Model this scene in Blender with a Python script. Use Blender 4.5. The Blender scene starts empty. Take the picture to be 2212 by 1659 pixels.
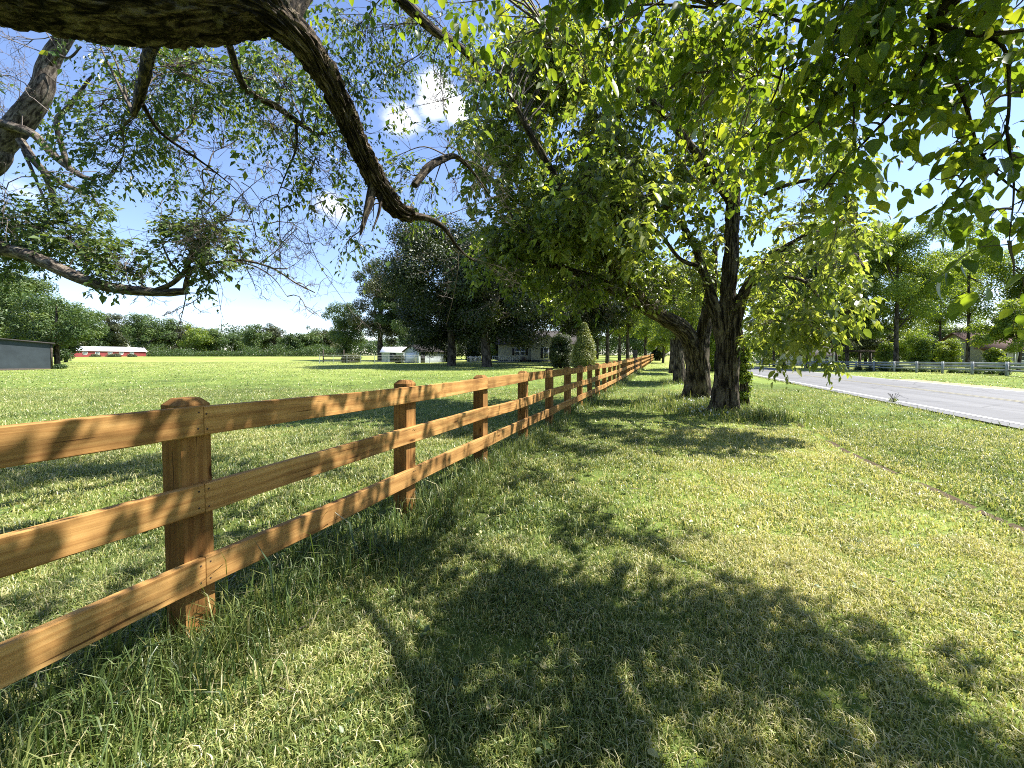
import bpy, math
import numpy as np
from math import radians, sin, cos, tan, sqrt, pi
from mathutils import Vector

SC = bpy.context.scene
COL = SC.collection
RNG = np.random.default_rng(11)

# ------------------------------------------------------------------ camera model
W0, H0, F = 2212.0, 1659.0, 831.0
PITCH, SHY = radians(1.0), -41.0
CAM = np.array([0.0, 0.0, 1.5])
CP, SP = cos(PITCH), sin(PITCH)
TA = 0.4019
AZ = math.atan(TA)
SA, CA = sin(AZ), cos(AZ)           # fence / road direction: u=(SA,CA), v=(CA,-SA)


def at(px, py, depth):
    xc = (px - W0 / 2) / F
    yc = (H0 / 2 + SHY - py) / F
    d = np.array([xc, CP + yc * SP, -SP + yc * CP])
    return CAM + d * (depth / d[1])


def proj(P):
    r = np.asarray(P, float) - CAM
    zc = r[..., 1] * CP - r[..., 2] * SP
    yu = r[..., 1] * SP + r[..., 2] * CP
    zs = np.where(zc > 0.05, zc, 0.05)
    px = W0 / 2 + F * r[..., 0] / zs
    py = H0 / 2 + SHY - F * yu / zs
    return px, py, zc


def uv2xy(u, v):
    return np.array([u * SA + v * CA, u * CA - v * SA])


def sstep(a, b, x):
    t = np.clip((np.asarray(x, float) - a) / (b - a), 0, 1)
    return t * t * (3 - 2 * t)


# ------------------------------------------------------------------ noise
def _hash(ix, iy, iz, seed):
    h = (ix * 374761393 + iy * 668265263 + iz * 2147483647 + seed * 1274126177) & 0xFFFFFFFF
    h = ((h ^ (h >> 13)) * 1274126177) & 0xFFFFFFFF
    h = (h ^ (h >> 16)) & 0xFFFFFFFF
    return h / 4294967295.0


def vnoise(p, seed=0):
    p = np.asarray(p, float)
    if p.shape[-1] == 2:
        p = np.concatenate([p, np.zeros(p.shape[:-1] + (1,))], -1)
    i = np.floor(p).astype(np.int64)
    f = p - i
    f = f * f * (3 - 2 * f)
    out = 0
    for dx in (0, 1):
        wx = f[..., 0] if dx else 1 - f[..., 0]
        for dy in (0, 1):
            wy = f[..., 1] if dy else 1 - f[..., 1]
            for dz in (0, 1):
                wz = f[..., 2] if dz else 1 - f[..., 2]
                out = out + wx * wy * wz * _hash(i[..., 0] + dx, i[..., 1] + dy, i[..., 2] + dz, seed)
    return out


def fbm(p, seed=0, octs=3):
    p = np.asarray(p, float)
    a, s, o = 1.0, 0.0, 0.0
    for k in range(octs):
        o = o + a * vnoise(p * (2.03 ** k), seed + k * 17)
        s += a
        a *= 0.5
    return o / s


def unit(a):
    a = np.asarray(a, float)
    return a / np.maximum(np.linalg.norm(a, axis=-1, keepdims=True), 1e-9)


# ------------------------------------------------------------------ terrain
def gz(x, y, micro=True):
    x = np.asarray(x, float)
    y = np.asarray(y, float)
    v = x * CA - y * SA
    yy = np.minimum(y, 190.0)
    rise = 0.019 * 3.0 * np.log1p(np.exp(np.clip((yy - 16) / 3.0, -30, 60)))
    z = rise * (1 - sstep(3.2, 6.8, v))
    z = z + 0.012 * np.maximum(0, np.minimum(v, 70) - 17)
    if micro:
        m = (1 - sstep(5.6, 6.9, v)) + sstep(15.2, 17, v)
        z = z + m * 0.07 * (fbm(np.stack([x, y], -1) * 0.55, 5, 3) - 0.5)
    # the road bed
    z = z - 0.03 * sstep(6.6, 6.95, v) * (1 - sstep(14.9, 15.3, v))
    # small crease left by a mower / edging between lawn and verge
    z = z - 0.06 * np.exp(-((v - 2.85 - 0.12 * np.sin(y * 0.7)) / 0.07) ** 2) * (y < 16)
    return z


# ------------------------------------------------------------------ sun
EL = radians(57)
SUNAZ = radians(9)
S = np.array([cos(EL) * cos(SUNAZ), cos(EL) * sin(SUNAZ), sin(EL)])


def inpoly(px, py, poly):
    c = np.zeros(np.shape(px), bool)
    n = len(poly)
    j = n - 1
    for i in range(n):
        xi, yi = poly[i]
        xj, yj = poly[j]
        if yi != yj:
            c ^= ((yi > py) != (yj > py)) & (px < (xj - xi) * (py - yi) / (yj - yi) + xi)
        j = i
    return c


def shadow_px(P):
    g = P - S * (P[..., 2:3] / S[2])
    g = g + 0.0
    g[..., 2] = gz(g[..., 0], g[..., 1], False)
    return proj(g)


LIT = [
    [(1430, 1060), (1560, 1000), (1760, 965), (1640, 815), (2400, 905), (2500, 1470), (2020, 1340), (1800, 1250), (1600, 1262), (1450, 1245)],
    [(1620, 780), (2400, 780), (2400, 930), (1630, 820)],
    [(430, 1500), (700, 1420), (880, 1270), (930, 1210), (1060, 1160), (1190, 1240), (1420, 1240), (1240, 1275), (960, 1330), (890, 1400), (850, 1700), (430, 1700)],
    [(-300, 795), (930, 795), (930, 825), (700, 845), (420, 870), (-300, 905)],
    [(470, 930), (840, 900), (840, 960), (470, 1010)],
    [(1270, 1010), (1420, 985), (1500, 960), (1440, 1060), (1250, 1080)],
]
SKY = [
    [(1690, 360), (1750, 335), (1768, 420), (1720, 405)],
    [(1890, 315), (1965, 260), (2000, 330), (2025, 470), (2030, 560), (2010, 640), (1905, 570), (1872, 450)],
    [(180, 640), (420, 655), (520, 625), (690, 640), (720, 560), (760, 600), (830, 490), (900, 500), (850, 560), (700, 700), (180, 670)],
    [(870, 170), (960, 140), (960, 250), (900, 310), (830, 270)],
    [(0, 60), (110, 70), (60, 200), (0, 240)],
    [(185, 100), (215, 160), (175, 200), (150, 260), (120, 230)],
    [(255, 440), (330, 400), (430, 430), (350, 470), (330, 540), (270, 545)],
    [(560, 590), (560, 540), (640, 500), (700, 560), (690, 620)],
    [(0, 370), (60, 380), (90, 440), (0, 430)],
    [(500, 335), (560, 318), (645, 372), (620, 430), (530, 425)],
    [(395, 255), (440, 250), (450, 300), (400, 300)],
]


def drop_lit(P, p=0.95):
    px, py, zc = shadow_px(P)
    m = np.zeros(len(P), bool)
    for poly in LIT:
        m |= inpoly(px, py, poly)
    return ~(m & (zc > 0.3) & (RNG.random(len(P)) < p))


def drop_sky(P, p=0.93):
    px, py, zc = proj(P)
    m = np.zeros(len(P), bool)
    for poly in SKY:
        m |= inpoly(px, py, poly)
    return ~(m & (zc > 0.2) & (RNG.random(len(P)) < p))


# ------------------------------------------------------------------ mesh builder
class MB:
    def __init__(s):
        s.v, s.f, s.uv, s.t, s.n = [], [], [], [], 0

    def add(s, V, Fc, uv=None, t=None):
        V = np.asarray(V, np.float64).reshape(-1, 3)
        Fc = np.asarray(Fc, np.int64)
        s.v.append(V)
        s.f.append(Fc + s.n)
        s.uv.append(np.zeros((len(V), 2)) if uv is None else np.asarray(uv, float).reshape(-1, 2))
        s.t.append(np.full(len(V), 0.5) if t is None else np.broadcast_to(np.asarray(t, float), (len(V),)))
        s.n += len(V)

    def box(s, lo, hi, M=None, uvax=0):
        x0, y0, z0 = lo
        x1, y1, z1 = hi
        V = np.array([[x0, y0, z0], [x1, y0, z0], [x1, y1, z0], [x0, y1, z0], [x0, y0, z1], [x1, y0, z1], [x1, y1, z1], [x0, y1, z1]], float)
        uv = np.stack([V[:, uvax], V[:, (uvax + 1) % 3] + V[:, (uvax + 2) % 3]], -1)
        if M is not None:
            V = M(V)
        s.add(V, [[0, 3, 2, 1], [4, 5, 6, 7], [0, 1, 5, 4], [1, 2, 6, 5], [2, 3, 7, 6], [3, 0, 4, 7]], uv)

    def build(s, name, mat, parent=None, smooth=False):
        V = np.concatenate(s.v)
        me = bpy.data.meshes.new(name)
        me.vertices.add(len(V))
        me.vertices.foreach_set('co', V.astype(np.float32).ravel())
        loops = np.concatenate([f.ravel() for f in s.f]).astype(np.int32)
        sizes = np.concatenate([np.full(len(f), f.shape[1], np.int32) for f in s.f])
        starts = np.concatenate([[0], np.cumsum(sizes)[:-1]]).astype(np.int32)
        me.loops.add(len(loops))
        me.loops.foreach_set('vertex_index', loops)
        me.polygons.add(len(sizes))
        me.polygons.foreach_set('loop_start', starts)
        me.polygons.foreach_set('loop_total', sizes)
        UV = np.concatenate(s.uv)
        ul = me.uv_layers.new(name='UVMap')
        ul.data.foreach_set('uv', UV[loops].astype(np.float32).ravel())
        a = me.attributes.new('tint', 'FLOAT', 'POINT')
        a.data.foreach_set('value', np.concatenate(s.t).astype(np.float32))
        if smooth:
            me.polygons.foreach_set('use_smooth', np.ones(len(sizes), bool))
        me.update()
        me.validate()
        me.materials.append(mat)
        o = bpy.data.objects.new(name, me)
        COL.objects.link(o)
        if parent is not None:
            o.parent = parent
            o.matrix_parent_inverse = parent.matrix_world.inverted()
        return o


def tag(o, label=None, cat=None, group=None, kind=None):
    if label:
        o['label'] = label
    if cat:
        o['category'] = cat
    if group:
        o['group'] = group
    if kind:
        o['kind'] = kind
    return o


def thing(name, label, cat, loc, group=None):
    o = bpy.data.objects.new(name, None)
    o.empty_display_size = 0.2
    COL.objects.link(o)
    o.location = [float(c) for c in loc]
    bpy.context.view_layer.update()
    return tag(o, label, cat, group)


# ------------------------------------------------------------------ materials
def new_mat(name):
    m = bpy.data.materials.new(name)
    m.use_nodes = True
    nt = m.node_tree
    nt.nodes.clear()
    out = nt.nodes.new('ShaderNodeOutputMaterial')
    return m, nt, out


def N(nt, typ, **kw):
    n = nt.nodes.new(typ)
    for k, v in kw.items():
        if k.startswith('i_'):
            n.inputs[k[2:].replace('_', ' ')].default_value = v
        else:
            setattr(n, k, v)
    return n


def ramp(nt, stops, src, interp='LINEAR'):
    r = N(nt, 'ShaderNodeValToRGB')
    cr = r.color_ramp
    cr.interpolation = interp
    while len(cr.elements) < len(stops):
        cr.elements.new(0.5)
    for e, (p, c) in zip(cr.elements, stops):
        e.position = p
        e.color = (c[0], c[1], c[2], 1)
    nt.links.new(src, r.inputs[0])
    return r


def mat_leaf(name, stops, trans=0.4, tcol=(1.9, 1.6, 0.5), rough=0.42, spec=0.4, emul=1.0):
    m, nt, out = new_mat(name)
    L = nt.links.new
    at_ = N(nt, 'ShaderNodeAttribute', attribute_name='tint')
    r = ramp(nt, stops, at_.outputs['Fac'])
    p = N(nt, 'ShaderNodeBsdfPrincipled')
    p.inputs['Roughness'].default_value = rough
    p.inputs['Specular IOR Level'].default_value = spec
    L(r.outputs[0], p.inputs['Base Color'])
    mul = N(nt, 'ShaderNodeMix', data_type='RGBA', blend_type='MULTIPLY')
    mul.inputs[0].default_value = 1
    L(r.outputs[0], mul.inputs[6])
    mul.inputs[7].default_value = (*tcol, 1)
    tr = N(nt, 'ShaderNodeBsdfTranslucent')
    L(mul.outputs[2], tr.inputs['Color'])
    mx = N(nt, 'ShaderNodeMixShader')
    mx.inputs[0].default_value = trans
    L(p.outputs[0], mx.inputs[1])
    L(tr.outputs[0], mx.inputs[2])
    L(mx.outputs[0], out.inputs[0])
    return m


def mat_bark(name, c0, c1, c2, su=16.0, sv=3.0, bump=0.6, dist=0.03):
    m, nt, out = new_mat(name)
    L = nt.links.new
    uv = N(nt, 'ShaderNodeUVMap')
    mp = N(nt, 'ShaderNodeMapping')
    mp.inputs['Scale'].default_value = (su, sv, 1)
    L(uv.outputs[0], mp.inputs[0])
    n1 = N(nt, 'ShaderNodeTexNoise', i_Scale=1.0, i_Detail=6.0, i_Roughness=0.65, i_Distortion=0.6)
    L(mp.outputs[0], n1.inputs['Vector'])
    tc = N(nt, 'ShaderNodeTexCoord')
    n2 = N(nt, 'ShaderNodeTexNoise', i_Scale=1.7, i_Detail=4.0)
    L(tc.outputs['Object'], n2.inputs['Vector'])
    r = ramp(nt, [(0.40, c0), (0.49, c1), (0.60, c2)], n1.outputs['Fac'])  # near-black furrows, pale ridges: crevice shade is put into the colour
    r2 = ramp(nt, [(0.3, (0.6, 0.6, 0.6)), (0.7, (1.25, 1.25, 1.2))], n2.outputs['Fac'])
    mul = N(nt, 'ShaderNodeMix', data_type='RGBA', blend_type='MULTIPLY')
    mul.inputs[0].default_value = 1
    L(r.outputs[0], mul.inputs[6])
    L(r2.outputs[0], mul.inputs[7])
    # pale lichen patches
    n3 = N(nt, 'ShaderNodeTexNoise', i_Scale=6.5, i_Detail=6.0, i_Roughness=0.7)
    L(tc.outputs['Object'], n3.inputs['Vector'])
    r3 = ramp(nt, [(0.58, (0, 0, 0)), (0.66, (0.42, 0.42, 0.42))], n3.outputs['Fac'])
    mul_l = N(nt, 'ShaderNodeMix', data_type='RGBA')
    L(r3.outputs[0], mul_l.inputs[0])
    L(mul.outputs[2], mul_l.inputs[6])
    mul_l.inputs[7].default_value = (c2[0] * 1.25, c2[1] * 1.4, c2[2] * 1.25, 1)
    mul = mul_l
    b = N(nt, 'ShaderNodeBump')
    b.inputs['Strength'].default_value = bump
    b.inputs['Distance'].default_value = dist
    L(n1.outputs['Fac'], b.inputs['Height'])
    p = N(nt, 'ShaderNodeBsdfPrincipled')
    p.inputs['Roughness'].default_value = 0.9
    p.inputs['Specular IOR Level'].default_value = 0.2
    L(mul.outputs[2], p.inputs['Base Color'])
    L(b.outputs[0], p.inputs['Normal'])
    L(p.outputs[0], out.inputs[0])
    return m


def mat_plain(name, col, rough=0.7, var=0.25, scale=3.0, spec=0.3, bump=0.0, stretch=(1, 1, 1)):
    m, nt, out = new_mat(name)
    L = nt.links.new
    tc = N(nt, 'ShaderNodeTexCoord')
    mp = N(nt, 'ShaderNodeMapping')
    mp.inputs['Scale'].default_value = stretch
    L(tc.outputs['Object'], mp.inputs[0])
    n1 = N(nt, 'ShaderNodeTexNoise', i_Scale=scale, i_Detail=5.0, i_Roughness=0.6)
    L(mp.outputs[0], n1.inputs['Vector'])
    a = [c * (1 - var) for c in col]
    c = [min(1, c * (1 + var)) for c in col]
    r = ramp(nt, [(0.3, a), (0.7, c)], n1.outputs['Fac'])
    p = N(nt, 'ShaderNodeBsdfPrincipled')
    p.inputs['Roughness'].default_value = rough
    p.inputs['Specular IOR Level'].default_value = spec
    L(r.outputs[0], p.inputs['Base Color'])
    if bump:
        b = N(nt, 'ShaderNodeBump')
        b.inputs['Strength'].default_value = bump
        b.inputs['Distance'].default_value = 0.02
        L(n1.outputs['Fac'], b.inputs['Height'])
        L(b.outputs[0], p.inputs['Normal'])
    L(p.outputs[0], out.inputs[0])
    return m


def mat_lapboard(name, col, pitch=0.18, rough=0.6):
    m, nt, out = new_mat(name)
    L = nt.links.new
    tc = N(nt, 'ShaderNodeTexCoord')
    sx = N(nt, 'ShaderNodeSeparateXYZ')
    L(tc.outputs['Object'], sx.inputs[0])
    d = N(nt, 'ShaderNodeMath', operation='DIVIDE')
    d.inputs[1].default_value = pitch
    L(sx.outputs['Z'], d.inputs[0])
    fr = N(nt, 'ShaderNodeMath', operation='FRACT')
    L(d.outputs[0], fr.inputs[0])
    n1 = N(nt, 'ShaderNodeTexNoise', i_Scale=2.5, i_Detail=5.0)
    L(tc.outputs['Object'], n1.inputs['Vector'])
    r = ramp(nt, [(0.3, [c * 0.8 for c in col]), (0.7, [c * 1.08 for c in col])], n1.outputs['Fac'])
    b = N(nt, 'ShaderNodeBump')
    b.inputs['Strength'].default_value = 0.8
    b.inputs['Distance'].default_value = 0.02
    b.invert = True
    L(fr.outputs[0], b.inputs['Height'])
    p = N(nt, 'ShaderNodeBsdfPrincipled')
    p.inputs['Roughness'].default_value = rough
    L(r.outputs[0], p.inputs['Base Color'])
    L(b.outputs[0], p.inputs['Normal'])
    L(p.outputs[0], out.inputs[0])
    return m


def mat_wood(name='stained_pine', dark=(1, 1, 1)):
    m, nt, out = new_mat(name)
    L = nt.links.new
    uv = N(nt, 'ShaderNodeUVMap')
    oi = N(nt, 'ShaderNodeObjectInfo')
    off = N(nt, 'ShaderNodeMath', operation='MULTIPLY')
    off.inputs[1].default_value = 37.0
    L(oi.outputs['Random'], off.inputs[0])
    cx = N(nt, 'ShaderNodeCombineXYZ')
    L(off.outputs[0], cx.inputs[0])
    L(off.outputs[0], cx.inputs[1])
    L(off.outputs[0], cx.inputs[2])
    ad = N(nt, 'ShaderNodeVectorMath', operation='ADD')
    L(uv.outputs[0], ad.inputs[0])
    L(cx.outputs[0], ad.inputs[1])
    mp = N(nt, 'ShaderNodeMapping')
    mp.inputs['Scale'].default_value = (0.8, 13.0, 1)
    L(ad.outputs[0], mp.inputs[0])
    n1 = N(nt, 'ShaderNodeTexNoise', i_Scale=2.2, i_Detail=6.0, i_Roughness=0.62, i_Distortion=1.0)
    L(mp.outputs[0], n1.inputs['Vector'])
    wv = N(nt, 'ShaderNodeTexWave', wave_type='BANDS', bands_direction='Y')
    wv.inputs['Scale'].default_value = 0.42
    wv.inputs['Distortion'].default_value = 14.0
    wv.inputs['Detail'].default_value = 3.0
    wv.inputs['Detail Scale'].default_value = 0.7
    L(mp.outputs[0], wv.inputs['Vector'])
    # sawn fibre lines
    mp2 = N(nt, 'ShaderNodeMapping')
    mp2.inputs['Scale'].default_value = (3.0, 130.0, 1)
    L(ad.outputs[0], mp2.inputs[0])
    n3 = N(nt, 'ShaderNodeTexNoise', i_Scale=1.0, i_Detail=3.0)
    L(mp2.outputs[0], n3.inputs['Vector'])
    mixg = N(nt, 'ShaderNodeMix', data_type='FLOAT')
    mixg.inputs[0].default_value = 0.16
    L(n1.outputs['Fac'], mixg.inputs[2])
    L(wv.outputs['Fac'], mixg.inputs[3])
    mixh = N(nt, 'ShaderNodeMix', data_type='FLOAT')
    mixh.inputs[0].default_value = 0.25
    L(mixg.outputs[0], mixh.inputs[2])
    L(n3.outputs['Fac'], mixh.inputs[3])
    r = ramp(nt, [(0.2, (0.15, 0.07, 0.021)), (0.42, (0.34, 0.178, 0.058)), (0.58, (0.45, 0.262, 0.092)), (0.8, (0.56, 0.36, 0.15))], mixh.outputs[0])
    # per board shade
    hsv = N(nt, 'ShaderNodeHueSaturation')
    mr = N(nt, 'ShaderNodeMapRange')
    mr.inputs[3].default_value = 0.82
    mr.inputs[4].default_value = 1.12
    L(oi.outputs['Random'], mr.inputs[0])
    L(mr.outputs[0], hsv.inputs['Value'])
    L(r.outputs[0], hsv.inputs['Color'])
    # knots
    mp3 = N(nt, 'ShaderNodeMapping')
    mp3.inputs['Scale'].default_value = (2.6, 9.0, 1)
    L(ad.outputs[0], mp3.inputs[0])
    vo = N(nt, 'ShaderNodeTexVoronoi', i_Scale=1.0)
    vo.inputs['Randomness'].default_value = 1.0
    L(mp3.outputs[0], vo.inputs['Vector'])
    sc_ = N(nt, 'ShaderNodeSeparateColor')
    L(vo.outputs['Color'], sc_.inputs[0])
    pk = N(nt, 'ShaderNodeMath', operation='GREATER_THAN')
    pk.inputs[1].default_value = 0.45
    L(sc_.outputs[0], pk.inputs[0])
    dk = N(nt, 'ShaderNodeMath', operation='ADD')
    L(vo.outputs['Distance'], dk.inputs[0])
    L(pk.outputs[0], dk.inputs[1])
    kr = ramp(nt, [(0.0, (0.10, 0.06, 0.04)), (0.07, (0.16, 0.10, 0.06)), (0.10, (0.6, 0.5, 0.42)), (0.2, (1, 1, 1))], dk.outputs[0])
    mul = N(nt, 'ShaderNodeMix', data_type='RGBA', blend_type='MULTIPLY')
    mul.inputs[0].default_value = 0.9
    L(hsv.outputs[0], mul.inputs[6])
    L(kr.outputs[0], mul.inputs[7])
    # weather stain blotches
    tc = N(nt, 'ShaderNodeTexCoord')
    n4 = N(nt, 'ShaderNodeTexNoise', i_Scale=3.2, i_Detail=4.0)
    L(tc.outputs['Object'], n4.inputs['Vector'])
    r4 = ramp(nt, [(0.34, [0.6 * dark[0], 0.55 * dark[1], 0.5 * dark[2]]), (0.58, [1.08 * dark[0], 1.05 * dark[1], dark[2]])], n4.outputs['Fac'])
    mul2 = N(nt, 'ShaderNodeMix', data_type='RGBA', blend_type='MULTIPLY')
    mul2.inputs[0].default_value = 1
    L(mul.outputs[2], mul2.inputs[6])
    L(r4.outputs[0], mul2.inputs[7])
    b = N(nt, 'ShaderNodeBump')
    # drying splits along the grain
    mp5 = N(nt, 'ShaderNodeMapping')
    mp5.inputs['Scale'].default_value = (1.6, 42.0, 1)
    L(ad.outputs[0], mp5.inputs[0])
    n5 = N(nt, 'ShaderNodeTexNoise', i_Scale=1.0, i_Detail=2.0)
    L(mp5.outputs[0], n5.inputs['Vector'])
    r5 = ramp(nt, [(0.27, (0.3, 0.25, 0.22)), (0.33, (1, 1, 1))], n5.outputs['Fac'])
    mul3 = N(nt, 'ShaderNodeMix', data_type='RGBA', blend_type='MULTIPLY')
    mul3.inputs[0].default_value = 1
    L(mul2.outputs[2], mul3.inputs[6])
    L(r5.outputs[0], mul3.inputs[7])
    b.inputs['Strength'].default_value = 0.35
    b.inputs['Distance'].default_value = 0.006
    L(mixh.outputs[0], b.inputs['Height'])
    p = N(nt, 'ShaderNodeBsdfPrincipled')
    p.inputs['Roughness'].default_value = 0.8
    p.inputs['Specular IOR Level'].default_value = 0.2
    L(mul3.outputs[2], p.inputs['Base Color'])
    L(b.outputs[0], p.inputs['Normal'])
    L(p.outputs[0], out.inputs[0])
    return m


def mat_ground():
    m, nt, out = new_mat('turf')
    L = nt.links.new
    tc = N(nt, 'ShaderNodeTexCoord')
    def noise(s, d=5.0, rough=0.6):
        n = N(nt, 'ShaderNodeTexNoise', i_Scale=s, i_Detail=d, i_Roughness=rough)
        L(tc.outputs['Object'], n.inputs['Vector'])
        return n
    big, mid, fine = noise(0.09, 4), noise(0.9, 6), noise(9.0, 6, 0.7)
    a = N(nt, 'ShaderNodeAttribute', attribute_name='tint')
    s1 = N(nt, 'ShaderNodeMath', operation='MULTIPLY_ADD')
    L(big.outputs['Fac'], s1.inputs[0])
    s1.inputs[1].default_value = 0.35
    s1.inputs[2].default_value = -0.42
    s2 = N(nt, 'ShaderNodeMath', operation='MULTIPLY_ADD')
    L(mid.outputs['Fac'], s2.inputs[0])
    s2.inputs[1].default_value = 0.35
    L(s1.outputs[0], s2.inputs[2])
    s3 = N(nt, 'ShaderNodeMath', operation='MULTIPLY_ADD')
    L(fine.outputs['Fac'], s3.inputs[0])
    s3.inputs[1].default_value = 0.55
    L(s2.outputs[0], s3.inputs[2])
    s4 = N(nt, 'ShaderNodeMath', operation='ADD')
    L(s3.outputs[0], s4.inputs[0])
    L(a.outputs['Fac'], s4.inputs[1])
    r = ramp(nt, [(0.0, (0.025, 0.03, 0.012)), (0.25, (0.055, 0.07, 0.022)), (0.45, (0.12, 0.17, 0.036)), (0.65, (0.22, 0.27, 0.065)), (0.9, (0.36, 0.33, 0.13))], s4.outputs[0])
    b = N(nt, 'ShaderNodeBump')
    b.inputs['Strength'].default_value = 0.9
    b.inputs['Distance'].default_value = 0.06
    L(fine.outputs['Fac'], b.inputs['Height'])
    p = N(nt, 'ShaderNodeBsdfPrincipled')
    p.inputs['Roughness'].default_value = 0.95
    p.inputs['Specular IOR Level'].default_value = 0.1
    L(r.outputs[0], p.inputs['Base Color'])
    L(b.outputs[0], p.inputs['Normal'])
    L(p.outputs[0], out.inputs[0])
    return m


def mat_asphalt():
    m, nt, out = new_mat('worn_asphalt')
    L = nt.links.new
    tc = N(nt, 'ShaderNodeTexCoord')
    uv = N(nt, 'ShaderNodeUVMap')
    mp = N(nt, 'ShaderNodeMapping')
    mp.inputs['Scale'].default_value = (0.04, 1.0, 1)
    L(uv.outputs[0], mp.inputs[0])
    n1 = N(nt, 'ShaderNodeTexNoise', i_Scale=1.3, i_Detail=5.0, i_Roughness=0.55)
    L(mp.outputs[0], n1.inputs['Vector'])
    n2 = N(nt, 'ShaderNodeTexNoise', i_Scale=60.0, i_Detail=3.0)
    L(tc.outputs['Object'], n2.inputs['Vector'])
    r = ramp(nt, [(0.3, (0.095, 0.095, 0.095)), (0.7, (0.15, 0.15, 0.148))], n1.outputs['Fac'])
    r2 = ramp(nt, [(0.2, (0.75, 0.75, 0.75)), (0.8, (1.2, 1.2, 1.2))], n2.outputs['Fac'])
    mul = N(nt, 'ShaderNodeMix', data_type='RGBA', blend_type='MULTIPLY')
    mul.inputs[0].default_value = 1
    L(r.outputs[0], mul.inputs[6])
    L(r2.outputs[0], mul.inputs[7])
    wn = N(nt, 'ShaderNodeTexNoise', i_Scale=1.6, i_Detail=3.0)
    L(tc.outputs['Object'], wn.inputs['Vector'])
    wm_ = N(nt, 'ShaderNodeMix', data_type='RGBA')
    wm_.inputs[0].default_value = 0.12
    L(tc.outputs['Object'], wm_.inputs[6])
    L(wn.outputs['Color'], wm_.inputs[7])
    vo = N(nt, 'ShaderNodeTexVoronoi', feature='DISTANCE_TO_EDGE', i_Scale=0.42)
    L(wm_.outputs[2], vo.inputs['Vector'])
    cr_ = ramp(nt, [(0.004, (0.35, 0.35, 0.35)), (0.012, (1, 1, 1))], vo.outputs['Distance'])
    mulc = N(nt, 'ShaderNodeMix', data_type='RGBA', blend_type='MULTIPLY')
    mulc.inputs[0].default_value = 0.8
    L(mul.outputs[2], mulc.inputs[6])
    L(cr_.outputs[0], mulc.inputs[7])
    p = N(nt, 'ShaderNodeBsdfPrincipled')
    p.inputs['Roughness'].default_value = 0.8
    L(mulc.outputs[2], p.inputs['Base Color'])
    L(p.outputs[0], out.inputs[0])
    return m


# ------------------------------------------------------------------ geometry helpers
def catmull(P, step):
    P = np.asarray(P, float)
    A = np.concatenate([[2 * P[0] - P[1]], P, [2 * P[-1] - P[-2]]])
    out = []
    for i in range(1, len(A) - 2):
        n = max(2, int(np.linalg.norm(A[i + 1][:3] - A[i][:3]) / step))
        t = np.arange(n)[:, None] / n
        p0, p1, p2, p3 = A[i - 1], A[i], A[i + 1], A[i + 2]
        out.append(0.5 * (2 * p1 + (p2 - p0) * t + (2 * p0 - 5 * p1 + 4 * p2 - p3) * t * t + (3 * p1 - p0 - 3 * p2 + p3) * t ** 3))
    out.append(P[-1:])
    return np.concatenate(out)


def tube(mb, P, rad, seg=10, step=0.15, ridge=0.0, rfreq=26.0, lump=0.08, seed=0, cap=True):
    """P: control points, rad: radius at each of them. Adds a capped, knobbly tube."""
    Q = catmull(np.concatenate([np.asarray(P, float), np.asarray(rad, float)[:, None]], 1), step)
    C, r = Q[:, :3], np.maximum(Q[:, 3], 0.001)
    K = len(C)
    T = unit(np.gradient(C, axis=0))
    ref = np.array([0, 0, 1.0]) if abs(T[0][2]) < 0.9 else np.array([1.0, 0, 0])
    n = unit(np.cross(T[0], ref))
    Ns = [n]
    for k in range(1, K):
        n = unit(n - T[k] * np.dot(n, T[k]))
        Ns.append(n)
    Ns = np.array(Ns)
    B = np.cross(T, Ns)
    s = np.concatenate([[0], np.cumsum(np.linalg.norm(np.diff(C, axis=0), axis=1))])
    th = np.linspace(0, 2 * pi, seg + 1)
    ct, st = np.cos(th)[None], np.sin(th)[None]
    rr = np.repeat(r[:, None], seg + 1, 1)
    ss = np.repeat(s[:, None], seg + 1, 1)
    X, Y = ct * np.ones_like(rr), st * np.ones_like(rr)
    rr = rr * (1 + lump * 2 * (fbm(np.stack([X * 1.2, Y * 1.2, ss / (r.mean() * 5)], -1) + 7.3, seed, 3) - 0.5))
    if ridge > 0:
        k = rfreq * r.mean()
        p = np.stack([X * k, Y * k, ss * rfreq * 0.22], -1)
        w = fbm(p * 0.5 + 31, seed + 3, 2) * 1.6
        q = fbm(p + w[..., None], seed + 9, 3)
        rid = 1 - np.abs(2 * q - 1) * 2.6
        rr = rr + ridge * (np.clip(q * 2 - 1, -1, 1) * 1.6 - np.clip(rid, 0, 1) ** 3 * 0.9)
    V = C[:, None] + (Ns[:, None] * X[..., None] + B[:, None] * Y[..., None]) * rr[..., None]
    V[:, -1] = V[:, 0]
    U = np.stack([np.broadcast_to(th[None], rr.shape) * r.mean(), ss], -1)
    i = np.arange(K - 1)[:, None] * (seg + 1) + np.arange(seg)[None]
    Fq = np.stack([i, i + 1, i + seg + 2, i + seg + 1], -1).reshape(-1, 4)
    mb.add(V.reshape(-1, 3), Fq, U.reshape(-1, 2))
    if cap:
        for kk, sg in ((0, -1), (K - 1, 1)):
            ring = V[kk, :seg]
            c = C[kk] + T[kk] * sg * r[kk] * 0.25
            tri = [[j, (j + 1) % seg, seg] if sg > 0 else [(j + 1) % seg, j, seg] for j in range(seg)]
            mb.add(np.concatenate([ring, [c]]), tri)
    return C, r


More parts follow.
